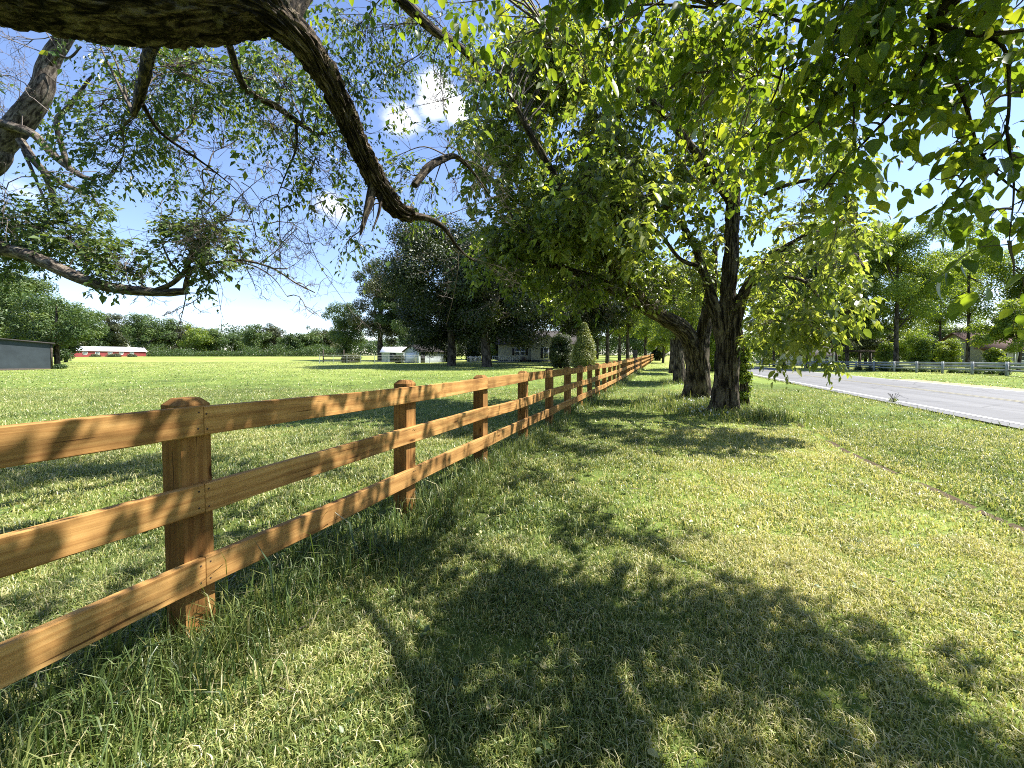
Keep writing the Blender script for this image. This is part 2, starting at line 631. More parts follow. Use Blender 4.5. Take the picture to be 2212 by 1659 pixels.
def thin_tubes(mb, P, r):
    """many 3-sided twigs at once. P (N,K,3), r (N,K)"""
    P = np.asarray(P, float)
    Nn, K, _ = P.shape
    if Nn == 0:
        return
    T = unit(np.gradient(P, axis=1))
    ref = np.array([0.31, 0.52, 0.79])
    a = unit(np.cross(T, ref))
    b = np.cross(T, a)
    V = []
    for k in range(3):
        th = 2 * pi * k / 3
        V.append(P + (a * cos(th) + b * sin(th)) * r[..., None])
    V = np.stack(V, 2)                              # N,K,3,3
    base = (np.arange(Nn)[:, None, None] * K + np.arange(K - 1)[None, :, None]) * 3
    j = np.arange(3)[None, None]
    j2 = (j + 1) % 3
    Fq = np.stack([base + j, base + j2, base + 3 + j2, base + 3 + j], -1).reshape(-1, 4)
    s = np.linspace(0, 1, K)[None, :, None] * np.ones((Nn, K, 3))
    mb.add(V.reshape(-1, 3), Fq, np.stack([np.broadcast_to(np.arange(3)[None, None] * 0.01, s.shape), s], -1).reshape(-1, 2))


def leaves_small(mb, P, D, Nr, ln, wd, tint):
    n = len(P)
    if n == 0:
        return
    D = unit(D)
    Nr = unit(Nr - D * (Nr * D).sum(-1, keepdims=True))
    B = np.cross(D, Nr)
    ln, wd = ln[:, None], wd[:, None]
    fold = 0.3
    tip = P + D * ln - Nr * ln * 0.12
    l = P + D * ln * 0.42 + B * wd * 0.5 + Nr * wd * fold * 0.5
    r = P + D * ln * 0.42 - B * wd * 0.5 + Nr * wd * fold * 0.5
    V = np.stack([P, r, tip, l], 1).reshape(-1, 3)
    i = np.arange(n)[:, None] * 4
    Fc = np.concatenate([i + [0, 1, 2], i + [0, 2, 3]], 1).reshape(-1, 3)
    mb.add(V, Fc, None, np.repeat(tint, 4))


def leaves_mid(mb, P, D, Nr, ln, wd, tint):
    n = len(P)
    if n == 0:
        return
    D = unit(D)
    Nr = unit(Nr - D * (Nr * D).sum(-1, keepdims=True))
    B = np.cross(D, Nr)
    ln, wd = ln[:, None], wd[:, None]
    cu = RNG.uniform(-.05, .32, (n, 1))
    f = RNG.uniform(.1, .5, (n, 1))
    tip = P + D * ln - Nr * ln * cu
    e = []
    for t, w_ in ((.26, .92), (.62, .84)):
        c = P + D * ln * t - Nr * ln * cu * t * t + Nr * wd * f * .5 * w_
        e.append((c + B * wd * .5 * w_, c - B * wd * .5 * w_))
    V = np.stack([P, e[0][0], e[1][0], tip, e[1][1], e[0][1]], 1).reshape(-1, 3)
    i = np.arange(n)[:, None] * 6
    Fc = np.concatenate([i + [0, 3, 2, 1], i + [0, 5, 4, 3]], 1).reshape(-1, 4)
    mb.add(V, Fc, None, np.repeat(tint, 6))


def leaves_big(mb, P, D, Nr, ln, wd, tint, curl):
    n = len(P)
    if n == 0:
        return
    D = unit(D)
    Nr = unit(Nr - D * (Nr * D).sum(-1, keepdims=True))
    B = np.cross(D, Nr)
    ts = [0.12, 0.3, 0.52, 0.74, 0.9]
    ws = [0.55, 0.95, 1.0, 0.66, 0.22]
    ln, wd, cu = ln[:, None], wd[:, None], curl[:, None]
    pet = ln * 0.22
    P0 = P
    P = P + D * pet
    V = [P]
    for t, w in zip(ts, ws):
        c = P + D * ln * t - Nr * ln * cu * t * t
        e = B * wd * 0.5 * w
        up = Nr * wd * 0.17 * w
        V += [c + e + up, c, c - e + up]
    V.append(P + D * ln - Nr * ln * cu)
    V.append(P0)
    V.append(P + B * wd * 0.03)
    k = 1 + 3 * len(ts)
    V = np.stack(V, 1)
    m = V.shape[1]
    tri = [[0, 2, 1], [0, 3, 2]]
    for a in range(len(ts) - 1):
        o = 1 + 3 * a
        tri += [[o, o + 1, o + 4], [o, o + 4, o + 3], [o + 1, o + 2, o + 5], [o + 1, o + 5, o + 4]]
    o = 1 + 3 * (len(ts) - 1)
    tri += [[o, o + 1, k], [o + 1, o + 2, k], [k + 1, 0, k + 2]]
    Fc = (np.arange(n)[:, None, None] * m + np.array(tri)[None]).reshape(-1, 3)
    mb.add(V.reshape(-1, 3), Fc, None, np.repeat(tint, m))


def rdir(n):
    return unit(RNG.normal(size=(n, 3)))


def spray_leaves(lm, tm, org, dr, L, nleaf, ln, ratio=0.5, droop=0.35, hang=0.35, big=False, twig_r=0.002, tint0=0.5, tvar=0.35):
    n = len(org)
    if n == 0:
        return
    dr = unit(dr)
    L = np.asarray(L)[:, None, None]
    K = 5
    t = np.linspace(0, 1, K)[None, :, None]
    down = np.array([0, 0, -1.0])
    wob = RNG.normal(size=(n, 1, 3)) * 0.25
    P = org[:, None] + dr[:, None] * L * t + down * droop * L * t * t + wob * L * np.sin(t * pi) * 0.4
    if tm is not None:
        rad = np.linspace(1, 0.35, K)[None] * twig_r * np.ones((n, 1))
        thin_tubes(tm, P, rad)
    tl = (np.arange(nleaf) + 0.6) / nleaf * 0.95 + 0.04
    tl = np.clip(tl[None] + RNG.normal(size=(n, nleaf)) * 0.04, 0.03, 1)
    tt = tl[..., None]
    Pl = org[:, None] + dr[:, None] * L * tt + down * droop * L * tt * tt + wob * L * np.sin(tt * pi) * 0.4
    T = unit(dr[:, None] + down * 2 * droop * tt + 0 * Pl)
    side = unit(np.cross(T, np.array([0, 0, 1.0])) + 1e-3)
    sg = np.where(np.arange(nleaf) % 2 == 0, 1.0, -1.0)[None, :, None]
    D = T * 0.55 + side * sg * 0.75 + down * hang + RNG.normal(size=Pl.shape) * 0.32
    Nr = np.array([0, 0, 1.0]) + RNG.normal(size=Pl.shape) * 0.55 + dr[:, None] * 0.15
    Pl, D, Nr = Pl.reshape(-1, 3), D.reshape(-1, 3), Nr.reshape(-1, 3)
    m = len(Pl)
    lens = ln * np.exp(RNG.normal(size=m) * 0.34)
    tint = np.clip(tint0 + np.repeat(RNG.normal(size=n) * tvar * 0.5, nleaf) + RNG.normal(size=m) * tvar * 0.5, 0.0, 1.0)
    if big:
        leaves_big(lm, Pl, D, Nr, lens, lens * ratio * RNG.uniform(0.85, 1.15, m), tint, RNG.uniform(-0.05, 0.35, m))
    else:
        (leaves_mid if ln > .09 and tm is not None else leaves_small)(lm, Pl, D, Nr, lens, lens * ratio * RNG.uniform(0.8, 1.2, m), tint)


def dead_twigs(tm, starts, dirs, length, r0, levels=3, kids=4, curve=0.5):
    P0, D, L, r = np.asarray(starts, float), unit(dirs), np.asarray(length, float), np.asarray(r0, float)
    K = 6
    for lv in range(levels):
        n = len(P0)
        t = np.linspace(0, 1, K)[None, :, None]
        w1, w2 = RNG.normal(size=(n, 1, 3)), RNG.normal(size=(n, 1, 3))
        P = P0[:, None] + D[:, None] * L[:, None, None] * t + L[:, None, None] * curve * (w1 * t * t * 0.35 + w2 * np.sin(t * pi * 1.5) * 0.10)
        thin_tubes(tm, P, np.linspace(1, 0.4, K)[None] * r[:, None])
        tc = RNG.uniform(0.25, 0.98, (n, kids))
        idx = np.clip((tc * (K - 1)).astype(int), 0, K - 2)
        fr = tc * (K - 1) - idx
        rows = np.arange(n)[:, None]
        a, b = P[rows, idx], P[rows, idx + 1]
        P0 = (a + (b - a) * fr[..., None]).reshape(-1, 3)
        T = unit(b - a).reshape(-1, 3)
        D = unit(T * 0.75 + rdir(len(T)) * 0.8)
        L = np.repeat(L, kids) * RNG.uniform(0.3, 0.62, n * kids)
        r = np.repeat(r, kids) * 0.58


class NearTree:
    """a tree built limb by limb, whose leafy clusters hang on twigs that grow from the nearest limb"""
    def __init__(s, name, label, base, bark, leafm, twigm, cat='tree'):
        s.root = thing(name, label, cat, base)
        s.wood, s.twig, s.leaf = [], MB(), MB()
        s.nodes = []
        s.bark, s.leafm, s.twigm = bark, leafm, twigm
        s.limbs = []

    def limb(s, P, rad, part='limb', **kw):
        mb = MB()
        C, r = tube(mb, P, rad, seed=len(s.limbs) * 13 + 5, **kw)
        s.limbs.append((part, mb))
        s.nodes.append(C)

    def branch_to(s, c, r0=0.009):
        A = np.concatenate(s.nodes)
        k = int(np.argmin(np.linalg.norm(A - c, axis=1)))
        a = A[k]
        d = np.linalg.norm(c - a)
        up = np.array([0, 0, 1.0]) * d * 0.12
        mid1 = a + (c - a) * 0.35 + up + RNG.normal(size=3) * d * 0.05
        mid2 = a + (c - a) * 0.7 + up * 0.8 + RNG.normal(size=3) * d * 0.05
        P = catmull([a, mid1, mid2, c], max(d / 14, 0.02))
        thin_tubes(s.twig, P[None], np.linspace(r0 * (1 + 0.4 * d), r0 * 0.35, len(P))[None])
        return P

    def cluster(s, c, rad, n_leaf, ln, nl=7, sl=0.3, branch=True, lit=True, sky=True, flat=1.0, clump=0, **kw):
        ns = max(3, int(n_leaf / nl))
        o = rdir(ns) * (RNG.random((ns, 1)) ** (1 / 2.2)) * rad
        o[:, 2] *= flat
        if clump:
            m_ = max(2, ns // clump)
            k_ = RNG.integers(0, m_, ns)
            o = o[k_] + RNG.normal(size=(ns, 3)) * np.array([.2, .2, .17]) * rad * RNG.uniform(.5, 1.2, (m_, 1))[k_]
        org = c + o
        keep = np.ones(ns, bool)
        if lit:
            keep &= drop_lit(org, .95 if lit is True else lit)
        if sky:
            keep &= drop_sky(org)
        org, o = org[keep], o[keep]
        if len(org) < 2:
            return
        dr = unit(o) * 0.8 + rdir(len(o)) * 0.6 + np.array([0, 0, -0.1])
        if branch:
            P = s.branch_to(c)
            # twigs that tie each leafy spray to the branch
            k = RNG.integers(len(P) // 2, len(P), len(org))
            a = P[k]
            t = np.linspace(0, 1, 5)[None, :, None]
            Q = a[:, None] + (org - a)[:, None] * t + RNG.normal(size=(len(org), 1, 3)) * 0.12 * np.linalg.norm(org - a, axis=1)[:, None, None] * np.sin(t * pi)
            sel = RNG.random(len(org)) < 0.6
            thin_tubes(s.twig, Q[sel], np.linspace(1, 0.5, 5)[None] * 0.0042 * np.ones((sel.sum(), 1)))
        spray_leaves(s.leaf, s.twig, org, dr, sl * RNG.uniform(0.6, 1.3, len(org)), nl, ln, **kw)

    def finish(s, crown='crown'):
        for part, mb in s.limbs:
            mb.build(part, s.bark, s.root, smooth=True)
        if s.leaf.n:
            s.leaf.build(crown, s.leafm, s.root)
        if s.twig.n:
            s.twig.build('twigs', s.twigm, s.root)
        return s.root


def far_tree(name, label, px, depth, top_py, wpx, leafm, bark, cat='tree', group=None, base_frac=0.22, leaf=0.16, tau=2.6,
             lobes=26, trunk_r=None, trunk_px=None, seed=0, cx=0.0, lean=0.0, forks=6, squash=1.0, tint0=0.5, shell=0.55, lrad=(0.26, 0.44)):
    """a whole tree: tapered trunk with limbs that reach the lobes of its crown, crown of leaf-sized faces"""
    r = np.random.default_rng(seed + 100)
    b = at(px, 774, depth)
    x, y = b[0], b[1]
    z0 = float(gz(x, y, False)) - 0.05
    top = at(px, top_py, depth)[2]
    H = top - z0
    wr = wpx / F * depth * 0.5
    root = thing(name, label, cat, (x, y, z0), group)
    cz0 = z0 + H * base_frac
    cc = np.array([x + cx * wr, y, (cz0 + top) / 2])
    hz = (top - cz0) / 2
    tr = trunk_r or 0.022 * H
    wood = MB()
    tp = [[x, y, z0], [x + lean * H * .2 + r.normal() * .1, y, z0 + H * .25], [x + lean * H * .4 + cx * wr * .4, y, z0 + H * .5], [x + lean * H * .5 + cx * wr * .8, y, z0 + H * .85]]
    C, _ = tube(wood, tp, [tr * 1.35, tr, tr * .75, tr * .15], seg=9, step=H / 12, lump=0.12, seed=seed)
    # lobes
    d = r.normal(size=(lobes, 3))
    d /= np.linalg.norm(d, axis=1)[:, None]
    rad = shell + (0.92 - shell) * r.random((lobes, 1))
    prof = 1.0
    lc = cc + d * rad * np.array([wr, wr * squash, hz])
    lr = r.uniform(lrad[0], lrad[1], lobes) * min(wr, hz * 1.1)
    lc[:, 2] = np.maximum(lc[:, 2], cz0 + lr * .35)
    k = r.choice(lobes, min(forks, lobes), replace=False)
    for i in k:
        j = int(len(C) * r.uniform(0.3, 0.7))
        a = C[j]
        m = a + (lc[i] - a) * 0.5 + np.array([0, 0, -0.04 * H])
        tube(wood, [a, m, lc[i]], [tr * .45, tr * .28, tr * .06], seg=6, step=H / 10, seed=seed + i)
    wood.build('trunk', bark, root, smooth=True)
    lm = MB()
    area = pi * lr ** 2
    nl = (tau * 2.3 * area / (leaf * leaf * 0.55 * 0.5) * (pi * wr * hz) / area.sum()).astype(int) + 5
    for i in range(lobes):
        n = nl[i]
        dd = r.normal(size=(n, 3))
        dd /= np.linalg.norm(dd, axis=1)[:, None]
        rr = r.random((n, 1)) ** (1 / 2.6) * (0.82 + 0.4 * vnoise(dd * 2.3 + i * 9.1, seed)[:, None])
        P = lc[i] + dd * rr * lr[i] * np.array([1.08, 1.08, 0.82])
        Nr = dd * 0.8 + np.array([0, 0, 0.6]) + r.normal(size=(n, 3)) * 0.55
        D = np.cross(Nr, r.normal(size=(n, 3))) + np.array([0, 0, -0.35])
        s = leaf * np.exp(r.normal(size=n) * 0.25)
        t = np.clip(tint0 + r.normal() * 0.14 + r.normal(size=n) * 0.16, 0, 1)
        leaves_small(lm, P, D, Nr, s, s * 0.6, t)
    lm.build('crown', leafm, root)
    return root


def shrub(name, label, px, depth, top_py, wpx, leafm, bark, leaf=0.1, tau=3, lobes=14, seed=0, cat='shrub', group=None, cone=0.0, tint0=0.5, base=None, hfill=0.5):
    r = np.random.default_rng(seed + 500)
    b = at(px, 774, depth)
    x, y = b[0], b[1]
    z0 = float(gz(x, y, False)) - 0.03
    H = at(px, top_py, depth)[2] - z0
    wr = wpx / F * depth * 0.5
    root = thing(name, label, cat, (x, y, z0), group)
    st = MB()
    for i in range(5):
        e = np.array([x + r.normal() * wr * .35 * (1 - cone), y + r.normal() * wr * .35 * (1 - cone), z0 + H * r.uniform(.5, .85)])
        tube(st, [[x + r.normal() * .06, y + r.normal() * .06, z0], (np.array([x, y, z0]) + e) / 2 + r.normal(size=3) * .05, e], [H * .02 + .01, H * .014 + .006, .004], seg=6, step=H / 6)
    st.build('stem', bark, root, smooth=True)
    lm = MB()
    for i in range(lobes):
        h = (i + 0.5) / lobes if cone else r.uniform(0.1, 0.85)
        wloc = wr * ((1 - h) ** 0.55 * 1.08 * min(1, .72 + h * 1.4) if cone else sqrt(max(0.05, 1 - (h * 1.06 - hfill) ** 2 / max(hfill, .6) ** 2)) * 0.72)
        lrr = max(wr * 0.2, wloc * (0.56 if cone else 0.5))
        reps = 4 if cone else 2
        for q in range(reps):
            th = r.uniform(0, 2 * pi)
            off = max(0, wloc - lrr) * (0.9 if cone else 1.1)
            c = np.array([x + cos(th) * off, y + sin(th) * off, z0 + h * H])
            n = int(tau * pi * lrr ** 2 / (leaf * leaf * .28) / reps * 1.5) + 4
            dd = r.normal(size=(n, 3))
            dd /= np.linalg.norm(dd, axis=1)[:, None]
            rr = r.random((n, 1)) ** (1 / 3.0) * (0.85 + 0.35 * vnoise(dd * 2.5 + i * 5.1 + q, seed)[:, None])
            P = c + dd * rr * np.array([lrr, lrr, lrr * (1.2 if cone else .9)])
            P[:, 2] = np.maximum(P[:, 2], z0 + .02 + r.random(n) * .1)
            Nr = dd + np.array([0, 0, .5]) + r.normal(size=(n, 3)) * .5
            D = np.cross(Nr, r.normal(size=(n, 3))) + np.array([0, 0, 0.7 if cone else -.2])
            s = leaf * np.exp(r.normal(size=n) * .25)
            leaves_small(lm, P, D, Nr, s, s * .55, np.clip(tint0 + r.normal() * .12 + r.normal(size=n) * .15, 0, 1))
    lm.build('foliage', leafm, root)
    return root

# ================================================================== MATERIALS
M_bark_dark = mat_bark('dark_furrowed_bark', (0.004, 0.003, 0.002), (0.035, 0.026, 0.018), (0.19, 0.15, 0.11), 26, 5.0, 1.0, 0.05)
M_bark_brown = mat_bark('brown_furrowed_bark', (0.008, 0.006, 0.004), (0.05, 0.038, 0.025), (0.17, 0.14, 0.10), 22, 2.6, 1.0, 0.06)
M_bark_grey = mat_bark('grey_bark', (0.022, 0.017, 0.013), (0.08, 0.064, 0.05), (0.21, 0.175, 0.14), 14, 5.0, 0.6, 0.02)
M_bark_far = mat_bark('far_bark', (0.02, 0.016, 0.012), (0.06, 0.05, 0.038), (0.12, 0.10, 0.08), 6, 1.5, 0.5, 0.05)
M_twig = mat_plain('twig_bark', (0.10, 0.08, 0.06), 0.85, 0.3, 9.0)
M_twig_dead = mat_plain('dead_twig_bark', (0.15, 0.125, 0.105), 0.85, 0.3, 9.0)
M_leaf_elm = mat_leaf('small_dark_leaves', [(0.0, (0.03, 0.065, 0.027)), (0.45, (0.06, 0.12, 0.04)), (0.8, (0.12, 0.19, 0.045)), (1.0, (0.19, 0.24, 0.05))], 0.48, (2.0, 1.7, .6), .38, .55)
M_leaf_mul = mat_leaf('broad_fresh_leaves', [(0.0, (0.04, 0.08, 0.02)), (0.5, (0.10, 0.165, 0.034)), (1.0, (0.19, 0.24, 0.05))], 0.57, (2.2, 1.9, 0.45), 0.36, 0.5)
M_leaf_yel = mat_leaf('yellow_green_leaves', [(0.0, (0.06, 0.095, 0.025)), (0.5, (0.165, 0.215, 0.05)), (1.0, (0.30, 0.33, 0.10))], 0.55, (1.65, 1.6, 0.65), 0.3, 0.7)
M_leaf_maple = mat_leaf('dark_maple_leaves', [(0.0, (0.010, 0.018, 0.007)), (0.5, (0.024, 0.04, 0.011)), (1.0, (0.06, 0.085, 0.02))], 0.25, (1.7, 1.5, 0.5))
M_leaf_field = mat_leaf('field_tree_leaves', [(0.0, (0.03, 0.055, 0.02)), (0.5, (0.075, 0.125, 0.036)), (1.0, (0.15, 0.20, 0.055))], 0.35, (1.6, 1.5, 0.6))
M_leaf_olive = mat_leaf('olive_tree_leaves', [(0.0, (0.035, 0.045, 0.02)), (0.5, (0.085, 0.10, 0.042)), (1.0, (0.15, 0.16, 0.07))], 0.3, (1.5, 1.4, 0.7))
M_leaf_bright = mat_leaf('bright_tree_leaves', [(0.0, (0.05, 0.085, 0.02)), (0.5, (0.135, 0.205, 0.042)), (1.0, (0.26, 0.31, 0.075))], 0.5, (2.0, 1.8, 0.5))
M_leaf_cedar = mat_leaf('evergreen_sprays', [(0.0, (0.06, 0.08, 0.02)), (0.5, (0.15, 0.18, 0.04)), (1.0, (0.24, 0.25, 0.075))], 0.3, (1.5, 1.4, 0.5))
M_grass = mat_leaf('grass_blades', [(0.0, (0.03, 0.065, 0.018)), (0.25, (0.12, 0.18, 0.05)), (0.5, (0.29, 0.33, 0.10)), (0.7, (0.45, 0.45, 0.17)), (0.86, (0.56, 0.51, 0.25)), (1.0, (0.68, 0.61, 0.40))], 0.36, (1.25, 1.2, 0.65), 0.4, 0.5)
M_wood = mat_wood()
M_wood_post = mat_wood('stained_pine_post', (0.72, 0.67, 0.63))
M_ground = mat_ground()
M_asph = mat_asphalt()
M_line_w = mat_plain('white_road_paint', (0.55, 0.55, 0.53), 0.6, 0.12, 8.0)
M_line_y = mat_plain('faded_yellow_paint', (0.24, 0.22, 0.14), 0.7, 0.2, 6.0)
M_dirt = mat_plain('dry_dirt', (0.36, 0.27, 0.17), 0.95, 0.25, 4.0, 0.1)
M_white_plank = mat_plain('weathered_white_plank', (0.30, 0.32, 0.32), 0.7, 0.25, 2.0)
M_white = mat_plain('white_paint', (0.78, 0.79, 0.78), 0.5, 0.08, 3.0)
M_red = mat_lapboard('red_barn_boards', (0.26, 0.035, 0.035), 0.25)
M_metal_roof = mat_plain('white_metal_roof', (0.72, 0.73, 0.75), 0.45, 0.08, 1.5, 0.5)
M_shed_grey = mat_plain('grey_shed_panel', (0.036, 0.047, 0.055), 0.8, 0.25, 1.2)
M_dark_roof = mat_plain('dark_shingles', (0.045, 0.04, 0.038), 0.9, 0.3, 6.0, bump=0.4)
M_brown_roof = mat_plain('brown_shingles', (0.10, 0.06, 0.045), 0.9, 0.25, 6.0, bump=0.4)
M_siding = mat_lapboard('beige_grey_siding', (0.33, 0.33, 0.25), 0.16)
M_siding_w = mat_lapboard('white_blue_siding', (0.45, 0.48, 0.50), 0.18)
M_siding_g = mat_lapboard('pale_shed_siding', (0.36, 0.40, 0.42), 0.2)
M_shutter = mat_plain('black_shutter', (0.02, 0.02, 0.022), 0.6, 0.2)
M_glass = mat_plain('window_glass', (0.05, 0.06, 0.07), 0.08, 0.2, 1.0, 0.8)
M_dark_wood = mat_plain('dark_timber', (0.05, 0.04, 0.03), 0.8, 0.25, 5.0)
M_galv = mat_plain('galvanised_wire', (0.45, 0.46, 0.46), 0.45, 0.15, 5.0, 0.5)
M_nail = mat_plain('rusty_nail', (0.05, 0.03, 0.022), 0.6, 0.3, 20.0)
M_flower = mat_plain('white_petals', (0.8, 0.8, 0.76), 0.6, 0.05)

# ================================================================== WORLD, SUN, CAMERA
w = bpy.data.worlds.new('World')
SC.world = w
w.use_nodes = True
nt = w.node_tree
nt.nodes.clear()
L = nt.links.new
wo = N(nt, 'ShaderNodeOutputWorld')
bg = N(nt, 'ShaderNodeBackground')
sky = N(nt, 'ShaderNodeTexSky', sky_type='NISHITA')
sky.sun_disc = False
sky.sun_elevation = EL
sky.sun_rotation = pi / 2 - SUNAZ
sky.air_density = 1.0
sky.dust_density = 0.25
sky.ozone_density = 3.0
SKYSTR = 0.098
bg.inputs['Strength'].default_value = SKYSTR
tc = N(nt, 'ShaderNodeTexCoord')
nz = N(nt, 'ShaderNodeTexNoise', i_Scale=7.0, i_Detail=7.0, i_Roughness=0.6)
mpw = N(nt, 'ShaderNodeMapping')
mpw.inputs['Scale'].default_value = (1, 1, 1.9)
L(tc.outputs['Generated'], mpw.inputs[0])
L(mpw.outputs[0], nz.inputs['Vector'])
acc = None
CLOUDS = [(945, 205, 0.085, 1.1), (985, 235, 0.06, 1.0), (870, 270, 0.085, 0.6), (710, 445, 0.075, 0.55), (690, 470, 0.06, 0.4), (545, 700, 0.10, 0.6), (40, 415, 0.06, 0.6), (870, 515, 0.09, 0.35), (2160, 690, 0.30, 0.4)]
for px, py, rad, amp in CLOUDS:
    d = unit(at(px, py, 1.0) - CAM)
    dn = N(nt, 'ShaderNodeVectorMath', operation='DISTANCE')
    L(tc.outputs['Generated'], dn.inputs[0])
    dn.inputs[1].default_value = tuple(d)
    mr = N(nt, 'ShaderNodeMapRange', interpolation_type='SMOOTHSTEP')
    mr.inputs[1].default_value = rad
    mr.inputs[2].default_value = 0.0
    mr.inputs[3].default_value = 0.0
    mr.inputs[4].default_value = amp
    L(dn.outputs['Value'], mr.inputs[0])
    if acc is None:
        acc = mr.outputs[0]
    else:
        a = N(nt, 'ShaderNodeMath', operation='MAXIMUM')
        L(acc, a.inputs[0])
        L(mr.outputs[0], a.inputs[1])
        acc = a.outputs[0]
ad = N(nt, 'ShaderNodeMath', operation='MULTIPLY_ADD')
L(nz.outputs['Fac'], ad.inputs[0])
ad.inputs[1].default_value = 1.7
ad.inputs[2].default_value = -1.05
sm = N(nt, 'ShaderNodeMath', operation='ADD')
L(ad.outputs[0], sm.inputs[0])
L(acc, sm.inputs[1])
cl = N(nt, 'ShaderNodeMapRange', interpolation_type='SMOOTHSTEP')
cl.inputs[1].default_value = 0.12
cl.inputs[2].default_value = 0.75
L(sm.outputs[0], cl.inputs[0])
gate = N(nt, 'ShaderNodeMath', operation='MULTIPLY', use_clamp=True)
gm = N(nt, 'ShaderNodeMapRange')
gm.inputs[1].default_value = 0.0
gm.inputs[2].default_value = 0.25
L(acc, gm.inputs[0])
L(cl.outputs[0], gate.inputs[0])
L(gm.outputs[0], gate.inputs[1])
gain = N(nt, 'ShaderNodeMix', data_type='RGBA', blend_type='MULTIPLY')
gain.inputs[0].default_value = 1.0
L(sky.outputs[0], gain.inputs[6])
gain.inputs[7].default_value = (1.03, 0.965, 1.04, 1)
mixc = N(nt, 'ShaderNodeMix', data_type='RGBA')
L(gate.outputs[0], mixc.inputs[0])
L(gain.outputs[2], mixc.inputs[6])
mixc.inputs[7].default_value = (6.5, 6.6, 6.8, 1)
L(mixc.outputs[2], bg.inputs['Color'])
L(bg.outputs[0], wo.inputs[0])

sl = bpy.data.lights.new('sun', 'SUN')
sl.energy = 5.0
sl.angle = radians(0.53)
sl.color = (1.0, 0.955, 0.88)
so = bpy.data.objects.new('sun', sl)
so.rotation_euler = Vector(S).to_track_quat('Z', 'Y').to_euler()
so.location = (30, 0, 40)
COL.objects.link(so)

cam = bpy.data.cameras.new('camera')
cam.sensor_fit = 'HORIZONTAL'
cam.sensor_width = 36.0
cam.lens = F / W0 * 36.0
cam.shift_y = SHY / W0
cam.clip_end = 3000
cam.clip_start = 0.05
co = bpy.data.objects.new('camera', cam)
co.location = CAM
co.rotation_euler = (pi / 2 - PITCH, 0, 0)
COL.objects.link(co)
SC.camera = co
vs = SC.view_settings
vs.view_transform = 'Standard'
vs.look = 'None'
vs.exposure = 1.5
vs.gamma = 1
SC.cycles.max_bounces = 8
SC.cycles.diffuse_bounces = 5
SC.cycles.filter_width = 1.0
SC.cycles.use_denoising = False
SC.cycles.glossy_bounces = 2
SC.cycles.transmission_bounces = 6
SC.cycles.caustics_reflective = False
SC.cycles.caustics_refractive = False


# ================================================================== GROUND AND ROAD
def dry(x, y):
    """how dried out the mown turf is (0 lush, 1 straw)"""
    v = x * CA - y * SA
    n = fbm(np.stack([x, y], -1) * 0.8, 41, 4)
    n2 = fbm(np.stack([x, y], -1) * 2.6, 47, 3)
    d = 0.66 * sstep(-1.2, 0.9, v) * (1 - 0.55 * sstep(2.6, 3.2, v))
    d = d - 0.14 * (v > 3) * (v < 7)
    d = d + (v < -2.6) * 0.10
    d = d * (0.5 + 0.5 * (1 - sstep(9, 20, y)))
    return d + 0.9 * (n - 0.5) + 0.5 * (n2 - 0.5)


rings = np.concatenate([[0.0], np.geomspace(0.25, 900, 190)])
ang = np.linspace(0, 2 * pi, 361)[:-1]
GX = rings[:, None] * np.sin(ang)[None]
GY = rings[:, None] * np.cos(ang)[None]
GZ = gz(GX, GY)
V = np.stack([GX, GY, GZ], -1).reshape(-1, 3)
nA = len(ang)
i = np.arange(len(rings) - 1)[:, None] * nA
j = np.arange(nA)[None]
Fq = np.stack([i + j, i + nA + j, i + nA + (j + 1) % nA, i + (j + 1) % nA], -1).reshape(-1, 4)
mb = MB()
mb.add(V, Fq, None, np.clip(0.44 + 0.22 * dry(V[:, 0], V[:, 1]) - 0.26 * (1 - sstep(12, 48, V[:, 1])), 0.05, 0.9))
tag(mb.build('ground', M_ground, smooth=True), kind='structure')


def strip(v0, v1, u0, u1, z, mat, name, step=2.0, wob=0.0):
    us = np.arange(u0, u1 + step, step)
    a = uv2xy(us, v0 + wob * (vnoise(np.stack([us * .9, us * 0], -1), 3) - .5)).T
    b = uv2xy(us, v1 + wob * (vnoise(np.stack([us * .9, us * 0 + 9], -1), 3) - .5)).T
    P = np.stack([a, b], 1).reshape(-1, 2)
    v = P[:, 0] * CA - P[:, 1] * SA
    crown = 0.05 * (1 - ((v - 10.9) / 4.0) ** 2)
    P3 = np.concatenate([P, (z + np.zeros(len(P)) + np.maximum(crown, -0.02))[:, None]], 1)
    k = np.arange(len(us) - 1)[:, None] * 2
    m_ = MB()
    uvs = np.stack([np.repeat(us, 2), v], -1)
    m_.add(P3, k + [0, 1, 3, 2], uvs)
    return m_


rm = MB()
vs_ = np.linspace(6.95, 14.95, 9)
for q in range(8):
    s_ = strip(vs_[q], vs_[q + 1], -60, 420, 0.012, M_asph, 'road')
    rm.add(s_.v[0], s_.f[0], s_.uv[0])
tag(rm.build('road', M_asph), kind='structure')
for nm, a, b, mt in (('road_edge_line', 7.32, 7.47, M_line_w), ('road_edge_line', 14.42, 14.55, M_line_w), ('road_centre_line', 10.74, 10.84, M_line_y), ('road_centre_line', 10.98, 11.08, M_line_y)):
    tag(strip(a, b, -60, 420, 0.018, mt, nm, 1.0, 0.02).build(nm, mt), kind='structure')
dm = MB()
us = np.arange(14, 36, 0.5)
for a_, b_ in ((15.02, 15.5), (15.5, 16.0)):
    pa = uv2xy(us, a_ + 0 * us).T
    pb = uv2xy(us, b_ + (0.3 if b_ == 16.0 else 0.0) * (vnoise(np.stack([us, us * 0], -1), 8) - .5)).T
    P = np.stack([pa, pb], 1).reshape(-1, 2)
    P3 = np.concatenate([P, (gz(P[:, 0], P[:, 1]) + 0.022)[:, None]], 1)
    k = np.arange(len(us) - 1)[:, None] * 2
    dm.add(P3, k + [0, 1, 3, 2])
